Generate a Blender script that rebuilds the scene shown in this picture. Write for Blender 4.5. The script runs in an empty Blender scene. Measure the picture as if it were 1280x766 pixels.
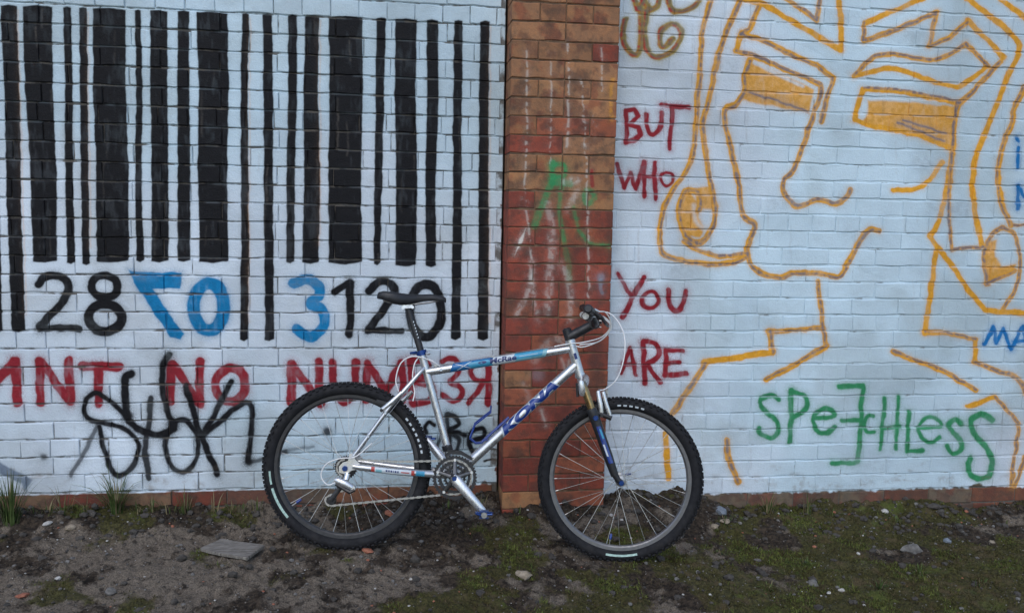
import bpy, bmesh, math, random
import numpy as np
from mathutils import Vector, Matrix

random.seed(7)
RNG = np.random.default_rng(11)
scene = bpy.context.scene
COL = scene.collection

# ------------------------------------------------------------------ camera
PW, PH, FPX = 1280.0, 766.0, 1100.0           # photograph size and focal length in its pixels
S = 0.92
ZO = 0.10                                      # height of the lowest painted course line above the soil
PITCH, YAW, ROLL = (math.radians(a) for a in (6.47, 8.08, 1.21))
CAM = np.array([0.0, -4.277 * S, 1.386 * S + ZO])
_cy, _sy, _cp, _sp = math.cos(YAW), math.sin(YAW), math.cos(PITCH), math.sin(PITCH)
FWD = np.array([_sy * _cp, _cy * _cp, -_sp])
_r = np.array([_cy, -_sy, 0.0]); _u = np.cross(_r, FWD)
RGT = math.cos(ROLL) * _r + math.sin(ROLL) * _u
UPV = -math.sin(ROLL) * _r + math.cos(ROLL) * _u
cam_data = bpy.data.cameras.new('camera')
cam = bpy.data.objects.new('camera', cam_data); COL.objects.link(cam)
cam_data.sensor_width = 36.0
cam_data.lens = 36.0 * FPX / PW
cam_data.clip_start, cam_data.clip_end = 0.05, 1000.0
cam.matrix_world = Matrix(((RGT[0], UPV[0], -FWD[0], CAM[0]), (RGT[1], UPV[1], -FWD[1], CAM[1]),
                           (RGT[2], UPV[2], -FWD[2], CAM[2]), (0, 0, 0, 1)))
scene.camera = cam

# ------------------------------------------------------------------ sky, sun, exposure
SUN_EL, SUN_AZ = math.radians(48), math.radians(200)     # high, behind the camera and to its left
world = bpy.data.worlds.new('World'); scene.world = world; world.use_nodes = True
wn = world.node_tree
bg = wn.nodes['Background']
sky = wn.nodes.new('ShaderNodeTexSky'); sky.sky_type = 'NISHITA'; sky.sun_disc = False
sky.sun_elevation = SUN_EL; sky.sun_rotation = SUN_AZ
sky.air_density = 1.0; sky.dust_density = 1.0; sky.ozone_density = 1.0
wn.links.new(sky.outputs[0], bg.inputs[0]); bg.inputs[1].default_value = 0.15
sun_data = bpy.data.lights.new('sun', 'SUN'); sun_data.energy = 0.65; sun_data.angle = math.radians(40)
sun_data.color = (1.0, 0.97, 0.93)
sun = bpy.data.objects.new('sun', sun_data); COL.objects.link(sun)
_sd = Vector((math.sin(SUN_AZ) * math.cos(SUN_EL), math.cos(SUN_AZ) * math.cos(SUN_EL), math.sin(SUN_EL)))
sun.rotation_euler = (-_sd).to_track_quat('-Z', 'Y').to_euler()
sun.location = _sd * 20
vs = scene.view_settings
vs.view_transform = 'Standard'; vs.look = 'None'; vs.gamma = 1.0; vs.exposure = 0.5; vs.use_curve_mapping = False

# ------------------------------------------------------------------ pixels and places
def ray(px, py):
    return FWD + RGT * ((px - PW / 2) / FPX) - UPV * ((py - PH / 2) / FPX)
def on_y(px, py, y=0.0):
    d = ray(px, py); return CAM + d * ((y - CAM[1]) / d[1])
PD = 0.135                                      # how far the pillar stands proud of the walls
CP = 0.086 * S                                  # height of one brick course
PX_L = on_y(634, 300, -PD)[0]                   # the pillar's two edges
PX_R = on_y(766, 300, -PD)[0]
def zline(i): return (26 - i) * CP + ZO         # course line i, counted down from the top of the barcode

# ------------------------------------------------------------------ smooth random fields
_tab = RNG.random((256, 256))
def vnoise(x, y):
    x = np.asarray(x, float); y = np.asarray(y, float)
    ix = np.floor(x).astype(int); iy = np.floor(y).astype(int)
    fx = x - ix; fy = y - iy
    fx = fx * fx * (3 - 2 * fx); fy = fy * fy * (3 - 2 * fy)
    a = _tab[ix % 256, iy % 256]; b = _tab[(ix + 1) % 256, iy % 256]
    c = _tab[ix % 256, (iy + 1) % 256]; d = _tab[(ix + 1) % 256, (iy + 1) % 256]
    return (a * (1 - fx) + b * fx) * (1 - fy) + (c * (1 - fx) + d * fx) * fy
def fbm(x, y, s, o=4, seed=0):
    t = 0; amp = 0.5; n = 0
    for k in range(o):
        t = t + amp * vnoise(np.asarray(x) * s + 17.3 * k + seed * 5.7, np.asarray(y) * s + 9.1 * k + seed * 3.3); n += amp
        s *= 2.03; amp *= 0.5
    return t / n
def sstep(a, b, x):
    t = np.clip((x - a) / (b - a), 0, 1); return t * t * (3 - 2 * t)

# ------------------------------------------------------------------ materials
def lin(c):
    c = np.asarray(c, float) / 255.0
    return np.where(c <= 0.04045, c / 12.92, ((c + 0.055) / 1.055) ** 2.4)
class NT:
    def __init__(self, name):
        self.m = bpy.data.materials.new(name); self.m.use_nodes = True
        self.t = self.m.node_tree; self.b = self.t.nodes['Principled BSDF']
    def n(self, typ, **kw):
        x = self.t.nodes.new(typ)
        for k, v in kw.items(): setattr(x, k, v)
        return x
    def l(self, a, b): self.t.links.new(a, b)
    def math(self, op, a, b=None, clamp=False):
        x = self.n('ShaderNodeMath', operation=op, use_clamp=clamp)
        for i, v in enumerate((a, b)):
            if v is None: continue
            if hasattr(v, 'is_output'): self.l(v, x.inputs[i])
            else: x.inputs[i].default_value = v
        return x.outputs[0]
    def mix(self, f, a, b, blend='MIX'):
        x = self.n('ShaderNodeMix', data_type='RGBA', blend_type=blend)
        for s, v in ((x.inputs[0], f), (x.inputs[6], a), (x.inputs[7], b)):
            if hasattr(v, 'is_output'): self.l(v, s)
            elif isinstance(v, (int, float)): s.default_value = v
            else: s.default_value = (*v, 1.0)
        return x.outputs[2]
    def noise(self, scale, detail=4, rough=0.55, vec=None, out='Fac'):
        x = self.n('ShaderNodeTexNoise'); x.inputs['Scale'].default_value = scale
        x.inputs['Detail'].default_value = detail; x.inputs['Roughness'].default_value = rough
        if vec is not None: self.l(vec, x.inputs['Vector'])
        return x.outputs[out]
    def ramp(self, v, lo, hi, a=0.0, b=1.0):
        x = self.n('ShaderNodeMapRange'); x.interpolation_type = 'SMOOTHSTEP'
        self.l(v, x.inputs[0])
        for i, q in enumerate((lo, hi, a, b)): x.inputs[i + 1].default_value = q
        return x.outputs[0]
    def bump(self, h, strength=0.3, dist=0.002, normal=None):
        x = self.n('ShaderNodeBump'); x.inputs['Strength'].default_value = strength
        x.inputs['Distance'].default_value = dist; self.l(h, x.inputs['Height'])
        if normal is not None: self.l(normal, x.inputs['Normal'])
        self.l(x.outputs[0], self.b.inputs['Normal']); return x.outputs[0]
    def pos(self): return self.n('ShaderNodeNewGeometry').outputs['Position']
    def obj(self): return self.n('ShaderNodeTexCoord').outputs['Object']

def simple(name, rgb, rough=0.5, metal=0.0, var=0.15, scale=60, bump=0.0, coat=0.0, dirt=0.0):
    k = NT(name); v = k.obj()
    c = k.mix(k.ramp(k.noise(scale, 4, vec=v), 0.3, 0.7), [x * (1 - var) for x in rgb], [min(1, x * (1 + var)) for x in rgb])
    if dirt:
        c = k.mix(k.ramp(k.noise(scale * 0.35, 5, 0.65, v), 0.5, 0.75, 0, dirt), c, (0.09, 0.075, 0.06))
    k.l(c, k.b.inputs['Base Color'])
    k.l(k.ramp(k.noise(scale * 1.7, 3, vec=v), 0.3, 0.7, max(0.03, rough - 0.1), min(1, rough + 0.1)), k.b.inputs['Roughness'])
    k.b.inputs['Metallic'].default_value = metal
    k.b.inputs['Coat Weight'].default_value = coat
    if bump: k.bump(k.noise(scale * 4, 4, vec=v), bump, 0.001)
    return k.m

# ------------------------------------------------------------------ the spray paint on the walls, worked out stroke by stroke
TEX = 0.0022
TX0, TX1, TZ0, TZ1 = -2.1, 3.75, -0.2, 2.75
NX, NZ = int((TX1 - TX0) / TEX), int((TZ1 - TZ0) / TEX)
_xs = TX0 + (np.arange(NX) + 0.5) * TEX
_zs = TZ0 + (np.arange(NZ) + 0.5) * TEX
GX, GZ = np.meshgrid(_xs, _zs)
_yy = np.where((_xs > PX_L) & (_xs < PX_R), -PD, 0.0)[None, :]
_dx, _dy, _dz = GX - CAM[0], _yy - CAM[1], GZ - CAM[2]
_zc = _dx * FWD[0] + _dy * FWD[1] + _dz * FWD[2]
PXA = PW / 2 + FPX * (_dx * RGT[0] + _dy * RGT[1] + _dz * RGT[2]) / _zc
PYA = PH / 2 - FPX * (_dx * UPV[0] + _dy * UPV[1] + _dz * UPV[2]) / _zc
_w1 = fbm(GX, GZ, 22, 3, 1) - 0.5; _w2 = fbm(GX, GZ, 22, 3, 2) - 0.5
PXW = (PXA + 4.0 * _w1).astype(np.float32); PYW = (PYA + 4.0 * _w2).astype(np.float32)
SPECK = RNG.random((NZ, NX)).astype(np.float32)
THIN = (0.5 * fbm(GX, GZ, 9, 4, 14) + 0.5 * fbm(GX * 1.0, GZ * 0.25, 70, 3, 15)).astype(np.float32)
_jd = np.abs((GZ - ZO) / CP - np.round((GZ - ZO) / CP)) * CP
JOINT = (np.exp(-(_jd / 0.004) ** 2) * sstep(0.40, 0.62, fbm(GX, GZ, 16, 3, 16))).astype(np.float32)
STREAK = fbm(GX, GZ, 60, 3, 4).astype(np.float32)
RGB = np.zeros((NZ, NX, 3), np.float32); ALP = np.zeros((NZ, NX), np.float32)
ILLUM = np.array([0.66, 0.735, 0.835])
def pc(r, g, b):                                 # paint's own colour from the colour it shows under this sky
    return np.clip(lin((r, g, b)) / ILLUM, 0.004, 0.82).astype(np.float32)
BLACK, BLUE, RED = pc(13, 14, 19), pc(4, 104, 158), pc(118, 30, 42)
OCHRE, GREEN, SLATE = pc(186, 138, 44), pc(44, 120, 84), pc(98, 100, 116)
WHITE = np.array([0.60, 0.705, 0.78], np.float32)

def window(x0, x1, y0, y1):
    X, Z = [], []
    for yp in (0.0, -PD):
        for a in (x0, x1):
            for b in (y0, y1):
                p = on_y(a, b, yp); X.append(p[0]); Z.append(p[2])
    i0 = max(0, int((min(X) - TX0) / TEX) - 1); i1 = min(NX, int((max(X) - TX0) / TEX) + 2)
    j0 = max(0, int((min(Z) - TZ0) / TEX) - 1); j1 = min(NZ, int((max(Z) - TZ0) / TEX) + 2)
    return slice(j0, max(j0, j1)), slice(i0, max(i0, i1))
def lay(sl, a, col, side=0):
    if side:
        xs = GX[sl]
        ok = (xs < PX_L) | (xs > PX_R) if side == 1 else (xs >= PX_L) & (xs <= PX_R)
        a = a * ok
    A = ALP[sl]; C = RGB[sl]
    out = a + A * (1 - a)
    k = np.where(out > 1e-4, a / np.maximum(out, 1e-4), 0)[..., None]
    RGB[sl] = C * (1 - k) + col * k; ALP[sl] = out
def curve(pts, n=6):
    p = [np.array(q, float) for q in pts]
    if len(p) < 3: return p
    p = [2 * p[0] - p[1]] + p + [2 * p[-1] - p[-2]]
    out = []
    for i in range(1, len(p) - 2):
        for k in range(n):
            t = k / n
            out.append(0.5 * ((2 * p[i]) + (p[i + 1] - p[i - 1]) * t + (2 * p[i - 1] - 5 * p[i] + 4 * p[i + 1] - p[i + 2]) * t * t
                              + (3 * p[i] - p[i - 1] - 3 * p[i + 1] + p[i + 2]) * t ** 3))
    out.append(p[-2]); return out
def stroke(pts, w, col, soft=1.3, alpha=1.0, halo=0.22, hw=4.0, smooth=True, side=1, streak=0.0):
    p = curve(pts) if smooth else [np.array(q, float) for q in pts]
    m = w / 2 + 3 * hw + 4
    P = np.array(p)
    sl = window(P[:, 0].min() - m, P[:, 0].max() + m, P[:, 1].min() - m, P[:, 1].max() + m)
    X, Y = PXW[sl], PYW[sl]
    if X.size == 0: return
    D = np.full(X.shape, 99.0, np.float32)
    oj, oi = sl[0].start, sl[1].start
    for a, b in zip(p[:-1], p[1:]):
        s2 = window(min(a[0], b[0]) - m, max(a[0], b[0]) + m, min(a[1], b[1]) - m, max(a[1], b[1]) + m)
        q = (slice(max(0, s2[0].start - oj), max(0, s2[0].stop - oj)), slice(max(0, s2[1].start - oi), max(0, s2[1].stop - oi)))
        x, y = X[q], Y[q]
        if x.size == 0: continue
        d = b - a; L = max(1e-6, d @ d)
        t = np.clip(((x - a[0]) * d[0] + (y - a[1]) * d[1]) / L, 0, 1)
        D[q] = np.minimum(D[q], np.hypot(x - a[0] - t * d[0], y - a[1] - t * d[1]))
    fill(sl, D - w / 2, col, soft, alpha, halo, hw, side, streak)
def fill(sl, sd, col, soft, alpha, halo, hw, side, streak=0.0):
    a = sstep(0, 1, 0.5 - sd / (2 * soft))
    h = halo * np.exp(-(np.maximum(sd, 0) / hw) ** 1.5) * (0.35 + 1.3 * (SPECK[sl] < 0.5))
    a = np.maximum(a, np.clip(h, 0, 1)) * alpha
    if streak: a = a * (1 - streak * sstep(0.42, 0.62, STREAK[sl]))
    thin = sstep(0.52, 0.72, THIN[sl])
    a = a * (1 - (0.04 if col is BLACK else 0.12) * thin) * (1 - (0.12 if col is BLACK else 0.45) * JOINT[sl])
    lay(sl, a, col * (0.80 + 0.40 * STREAK[sl])[..., None], side)
def ellipse(cx, cy, rx, ry, w, col, **k):
    stroke([(cx + rx * math.cos(t), cy + ry * math.sin(t)) for t in np.linspace(0, 2 * math.pi, 21)], w, col, **k)
def poly(pts, col, soft=1.2, alpha=1.0, halo=0.2, hw=3.5, side=1, streak=0.0, warp=1.0, grow=0.0):
    P = np.array(pts, float); m = 3 * hw + 3
    sl = window(P[:, 0].min() - m, P[:, 0].max() + m, P[:, 1].min() - m, P[:, 1].max() + m)
    X = PXA[sl] + warp * (PXW[sl] - PXA[sl]); Y = PYA[sl] + warp * (PYW[sl] - PYA[sl])
    if X.size == 0: return
    D = np.full(X.shape, 99.0); ins = np.zeros(X.shape, bool)
    for a, b in zip(P, np.roll(P, -1, 0)):
        d = b - a; L = max(1e-6, d @ d)
        t = np.clip(((X - a[0]) * d[0] + (Y - a[1]) * d[1]) / L, 0, 1)
        D = np.minimum(D, np.hypot(X - a[0] - t * d[0], Y - a[1] - t * d[1]))
        if a[1] != b[1]:
            c = ((a[1] > Y) != (b[1] > Y)) & (X < (b[0] - a[0]) * (Y - a[1]) / (b[1] - a[1]) + a[0]); ins ^= c
    fill(sl, np.where(ins, -D, D) - grow, col, soft, alpha, halo, hw, side, streak)
def blot(x, y, r, col, alpha=0.9, side=1, soft=3): stroke([(x, y), (x + 0.5, y)], 2 * r, col, soft=soft, alpha=alpha, smooth=False, side=side)

# the white coat, ragged at its lower edge and along the pillar
_n = fbm(GX, GZ, 30, 4, 6) - 0.5
_ed = 0.5 * fbm(GX, GZ, 9, 3, 7)
_left = sstep(-0.004, 0.004, GZ - (zline(26) - 0.006) - 0.012 * _n) * (GX < PX_L)
_gap = sstep(0.0, 0.008, (PX_L - 0.004 - 0.05 * np.clip(_n - 0.12, 0, 1)) - GX)
_rl = zline(27) + 0.03 * sstep(2.6, 3.2, GX) * (fbm(GX, GZ, 14, 3, 8) * 2 - 0.7)
_right = sstep(-0.006, 0.006, GZ - _rl - 0.03 * _n) * (GX > PX_R)
_pt = sstep(0.38, 0.62, fbm(GX, GZ, 1.6, 4, 51))[..., None]; _gr = sstep(0.50, 0.70, fbm(GX, GZ, 3.4, 5, 53))[..., None]
_cl = sstep(0.36, 0.64, fbm(GX, GZ, 0.9, 4, 57))[..., None]          # two batches of white, one cooler than the other
COAT = (np.array([0.565, 0.700, 0.775]) * (1 - 0.75 * _cl) + np.array([0.665, 0.715, 0.775]) * 0.75 * _cl)
COAT = (COAT * (0.93 + 0.11 * _pt) * (1 - 0.13 * _gr * np.array([0.9, 1.0, 1.15]))).astype(np.float32)
lay((slice(0, NZ), slice(0, NX)), np.maximum(_left * _gap, _right).astype(np.float32), COAT)
# a scabbed patch at the foot of the left wall beside the pillar
_sc = window(575, 632, 570, 640)
ALP[_sc] *= 1 - 0.95 * sstep(0.0, 4.0, PYW[_sc] - (604 + 5 * np.sin(PXA[_sc] * 0.35))) * sstep(586, 600, PXA[_sc]) * (GX[_sc] < PX_L)
stroke([(606, 577), (615, 575), (627, 577)], 3.2, pc(30, 26, 24), halo=0)

# barcode: (x left top, x right top, x left foot, x right foot, y foot)
BARS = [(-17, -8, -8, 2.5, 414), (1, 20, 15.5, 31, 413), (29, 64.5, 42, 70.5, 326), (79.5, 87.7, 84, 93, 328), (99, 107.5, 103.5, 111.5, 329),
        (116.5, 156, 121.5, 160.5, 326), (169, 175, 171, 179, 325), (188.5, 208.5, 190, 210, 326), (223, 236, 222, 237, 325),
        (246.5, 283.5, 250, 285, 327), (303, 310.5, 300.5, 309, 424), (329, 339.5, 332, 342, 424), (360.5, 370.5, 359, 367.5, 327),
        (382.5, 398.5, 378.5, 397.5, 327), (411.6, 452, 411.6, 451.5, 328), (471, 481.5, 467.7, 474.6, 329), (495, 520, 495, 519.6, 331),
        (533.7, 547, 533, 544.5, 332), (568.6, 578, 564.7, 575, 422), (600.7, 611, 597.7, 609.7, 423)]
for k, (a, b, c, d, yb) in enumerate(BARS):
    ta, tb = 8 + a * 0.0335, 8 + b * 0.0335
    w = 1.4 * math.sin(k * 2.3)
    P = [(a, ta), ((a + b) / 2, ta - 1), (b, tb), (b + (d - b) * 0.3 + w, tb + (yb - tb) * 0.3), (b + (d - b) * 0.65 - w, tb + (yb - tb) * 0.65), (d, yb - 1),
         ((c + d) / 2, yb + 1.5), (c, yb), (a + (c - a) * 0.6 - 0.7 * w, ta + (yb - ta) * 0.6), (a + (c - a) * 0.3 + w, ta + (yb - ta) * 0.3)]
    poly(P, BLACK, soft=1.0, halo=0.12, hw=2.5, warp=0.6, grow=0.8)
    if k % 3 == 1 and b - a < 20:
        stroke([(b + 2, tb + 4), (d + 2, yb - 20)], 1.6, pc(190, 150, 110), alpha=0.35, halo=0.1)
# numbers
K8 = dict(soft=1.3, halo=0.25, hw=4)
stroke([(48, 355), (54, 347.5), (67.5, 344.5), (81, 349), (86, 362), (77, 380), (61, 396), (50, 410)], 11, BLACK, **K8)
stroke([(50, 411), (72, 410), (98, 411)], 9.5, BLACK, **K8)
ellipse(130.7, 358, 16.5, 14, 11.5, BLACK, **K8); ellipse(131.5, 397, 20.5, 17, 12.5, BLACK, **K8)
poly([(160, 338), (195, 340), (226, 339.5), (226.5, 360), (192, 361.5), (212, 392), (230, 417), (224, 424), (212, 421), (190, 388), (167, 354)], BLUE, soft=1.5, halo=0.25, hw=4)
ellipse(260.7, 383.7, 18.7, 29.5, 17, BLUE, soft=1.6, halo=0.3, hw=4)
stroke([(367, 354), (383, 349.5), (398, 357), (399, 369), (388, 379), (402, 387), (405, 405), (390, 421), (371, 411)], 13.5, BLUE, **K8)
stroke([(419, 365), (438, 352.5), (437.5, 385), (437, 418)], 10.5, BLACK, smooth=False, **K8)
stroke([(461, 364), (473, 352.5), (488, 355), (493, 367), (480, 387), (461, 411)], 11, BLACK, **K8)
stroke([(460, 413), (480, 413.5), (502, 414.5)], 9, BLACK, **K8)
ellipse(532, 388, 20, 33, 12, BLACK, **K8)
# red line of letters
KR = dict(soft=1.4, halo=0.24, hw=4.5)
for pts, w in [([(-38, 504), (-36, 452), (-11, 482)], 12), ([(-10, 480), (6, 465), (18, 452)], 12), ([(19, 451), (20, 478), (22, 503)], 12),
               ([(49.5, 451), (50, 475), (51, 502)], 11), ([(52, 452), (70, 478), (87, 502)], 10), ([(86, 451), (87, 478), (88.5, 502)], 11),
               ([(103, 457), (126, 457), (149, 458)], 10.5), ([(123, 458), (123, 480), (123.5, 504)], 10.5),
               ([(213.5, 456), (213, 478), (212.5, 502)], 11), ([(216, 454), (232, 478), (247, 503)], 10), ([(249.5, 451), (250, 478), (249.5, 505)], 10.5),
               ([(364, 455), (364, 478), (364, 502)], 11), ([(366, 457), (384, 482), (399, 503)], 10), ([(398, 453), (399, 478), (400, 504)], 10.5),
               ([(416, 453), (418, 487), (430, 502), (442, 489), (445, 452)], 9.5),
               ([(459, 453), (458, 478), (457, 500)], 9), ([(460, 454), (471, 473), (482, 491)], 9), ([(482, 491), (491, 473), (501, 455)], 9), ([(501, 453), (503, 478), (503, 502)], 9),
               ([(513, 451), (514, 478), (515, 503)], 8.5), ([(514, 450), (532, 452), (534, 466), (517, 476)], 8), ([(517, 476), (539, 482), (537, 500), (516, 505)], 8),
               ([(552, 452), (560, 448.5), (571, 451), (574, 464), (563, 478), (575, 483), (578, 493), (568, 501), (553, 494)], 7),
               ([(611, 454), (611, 480), (610, 505)], 8), ([(611, 452), (595, 454), (588, 463), (595, 475), (610, 477.5)], 6.5), ([(603, 480), (594, 493), (586, 504)], 7)]:
    stroke(pts, w * 1.1, RED, **KR)
ellipse(288.5, 481, 18.5, 21, 12, RED, **KR)
# black tag across the red letters
KT = dict(soft=1.7, halo=0.3, hw=4.5)
for pts, w, al in [([(165, 467), (157, 472), (157, 492), (159, 520)], 8.5, .95),
                   ([(160.5, 524), (148, 509.5), (131.6, 496), (118, 491.7), (107, 501), (105.6, 515), (115, 526), (137, 530), (159, 538), (172.5, 553), (170, 575), (156, 591), (143, 592), (134.4, 575), (127.5, 551), (124.5, 534)], 6, .95),
                   ([(121, 533), (104, 567), (88, 593)], 5, .75), ([(160, 526), (175, 537), (197, 544), (217, 536)], 7.5, .95),
                   ([(189, 497), (184, 540), (181, 567), (186.5, 597)], 6.5, .9), ([(212, 442), (204.5, 455), (203, 479), (209, 515), (217, 532)], 7, .95),
                   ([(232, 482), (241, 512), (250, 540), (271, 592)], 7, .95), ([(290, 477), (273, 508), (255.6, 540)], 6.5, .95),
                   ([(255.6, 542), (275, 526), (297, 508), (310.5, 504), (315.4, 515), (312.5, 548), (310.5, 577)], 6.5, .97),
                   ([(311, 579), (335, 570), (357, 564)], 4.5, .75), ([(352, 565), (372, 561), (392, 557)], 3.5, .5),
                   ([(543, 531), (536.5, 527.5), (531, 534), (533, 541)], 5, .95), ([(560, 518), (568, 521), (574, 529), (563, 536.5), (572, 540), (582, 544)], 5.5, .95),
                   ([(558, 517), (561, 540), (563, 566)], 5, .9), ([(562.6, 541), (573, 548), (572, 563)], 5, .9), ([(553, 543), (547, 558)], 4, .85),
                   ([(589, 551), (604, 545), (603, 535.5), (592, 538), (586.5, 551), (590, 564), (599, 567)], 5.5, .95)]:
    stroke(pts, w * 1.22, BLACK, alpha=min(1, al * 1.06), **KT)
ellipse(227, 557, 20.5, 32, 7.2, BLACK, **KT)
blot(311, 578, 5, BLACK); blot(215, 530, 6, BLACK); blot(160, 520, 6, BLACK); blot(53.5, 571, 4.5, BLACK, .8); blot(409, 539, 5.5, BLACK, .9)
poly([(-4, 576), (20, 588), (40, 599), (30, 616), (27, 604), (-4, 591)], pc(92, 108, 128), soft=2, halo=0.2)
# words on the right wall
KW = dict(soft=1.1, halo=0.3, hw=3.5)
for pts, w, sm in [([(783, 178), (783, 138), (793, 137), (798, 146), (787, 156), (799, 160), (801, 169), (793, 175), (783, 178)], 5.5, 0),
                   ([(808, 143), (810, 162), (818, 169), (825, 160), (827, 141)], 5, 1), ([(827, 131), (861, 135)], 5.5, 0), ([(840, 134), (837.5, 186)], 5.5, 0),
                   ([(771, 205), (780, 236), (787.5, 216), (794.6, 236), (804, 204)], 5, 0), ([(805, 203), (805, 246)], 5, 0), ([(819, 203), (819, 250)], 5, 0), ([(804, 222), (819, 221)], 4.5, 0),
                   ([(773, 342), (789.5, 370)], 5, 0), ([(805, 346), (778, 396)], 6, 0), ([(835, 362), (837, 381), (845.5, 389.6), (853.7, 381), (858, 364)], 6, 1),
                   ([(776, 466), (788, 434), (795, 469)], 5, 0), ([(780, 455), (794, 456)], 4.5, 0),
                   ([(804, 427), (805.6, 479)], 6, 0), ([(804, 426.5), (819, 430), (823, 444), (807, 457)], 6, 1), ([(810, 457), (826, 478)], 6, 0),
                   ([(832, 438.5), (832, 469)], 6, 0), ([(832, 438.5), (852.6, 438.5)], 6, 0), ([(833, 454), (850, 453)], 5.5, 0), ([(832, 468.5), (857.5, 467)], 6, 0)]:
    stroke(pts, w * 1.15, RED, smooth=bool(sm), **KW)
ellipse(833.7, 223.7, 8, 8.5, 4.5, RED, **KW); ellipse(813.4, 375, 10.5, 10, 6, RED, **KW)
KG = dict(soft=1.5, halo=0.25, hw=4)
for pts, w, sm in [([(974, 499), (961.6, 494), (950.4, 501), (955.5, 513), (970, 525), (974, 537.6), (963.7, 546.7), (950.4, 542), (949.4, 534.5)], 6, 1),
                   ([(990, 488), (987, 552)], 6.5, 0), ([(990, 490), (1006.4, 495), (1006.4, 511), (991, 522)], 6, 1),
                   ([(1018, 522), (1041, 520), (1038, 511), (1026, 511), (1016, 523), (1021, 537.6), (1032, 541.6), (1044, 533.5)], 6, 1),
                   ([(1048.5, 482.6), (1079, 482.6), (1072, 578), (1040, 579)], 6, 0), ([(1052.6, 525), (1074, 525)], 5.5, 0),
                   ([(1092, 520), (1085, 520), (1080, 529), (1083, 538.6), (1092, 539.6)], 5, 1),
                   ([(1106.5, 498), (1100, 561)], 5, 0), ([(1124, 496), (1119, 561)], 5, 0), ([(1102, 534.5), (1125, 532.5)], 5, 0),
                   ([(1137, 515), (1133, 564), (1154, 563)], 5.5, 0),
                   ([(1149, 534.5), (1177, 532.5), (1171, 522), (1158.5, 521), (1148, 533.5), (1152, 547), (1164.6, 552), (1175, 546)], 5, 1),
                   ([(1202, 529.4), (1193, 524), (1186, 530.4), (1191, 539.6), (1201, 550), (1201, 562), (1191, 566), (1184, 556)], 6, 1),
                   ([(1240, 525), (1226, 517), (1213.5, 525), (1217.5, 541.6), (1232, 558), (1240, 576), (1236, 593), (1226, 598), (1213.5, 592), (1210.4, 582), (1213.5, 573)], 7, 1)]:
    stroke(pts, w * 1.12, GREEN, smooth=bool(sm), **KG)
for pts in [[(1272, 172), (1272.5, 176)], [(1272.5, 184), (1272, 209)], [(1273.5, 232.5), (1272.5, 261)], [(1274, 233), (1290, 262), (1292, 232)],
            [(1231, 430), (1242, 409), (1245, 430), (1254, 411), (1263, 436)], [(1264, 435), (1278, 408), (1287, 438)], [(1268, 427), (1284, 425)]]:
    stroke(pts, 5, pc(16, 96, 160), smooth=False, **KW)
# the face: ochre lines, many with a slate line sprayed over them
for pts in [[(937, 77), (980, 94), (1018, 112), (1012, 142), (970, 134), (929, 126), (931, 98)],
            [(1085, 126), (1142, 128), (1195, 134), (1190, 186), (1150, 172), (1118, 163), (1076, 152), (1086, 143)],
            [(863, 240), (874, 256), (874, 272), (882, 288), (874, 298), (860, 296), (852, 280), (852.7, 256), (857.8, 242)],
            [(870, 235.5), (890, 233.5), (893, 260), (876, 262)],
            [(1234, 302), (1246, 300), (1244, 320), (1252, 332.6), (1270, 329.5), (1268, 338.7), (1236, 353), (1231, 326.5)]]:
    poly(pts, OCHRE, soft=2.2, alpha=0.95, halo=0.2, hw=4, streak=0.06)
stroke([(943, 79), (975, 95), (1004, 109)], 4, WHITE, soft=2, alpha=.75, halo=0)
stroke([(867, 256), (870, 275), (880, 288)], 5, WHITE, soft=3, alpha=.55, halo=0)
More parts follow.
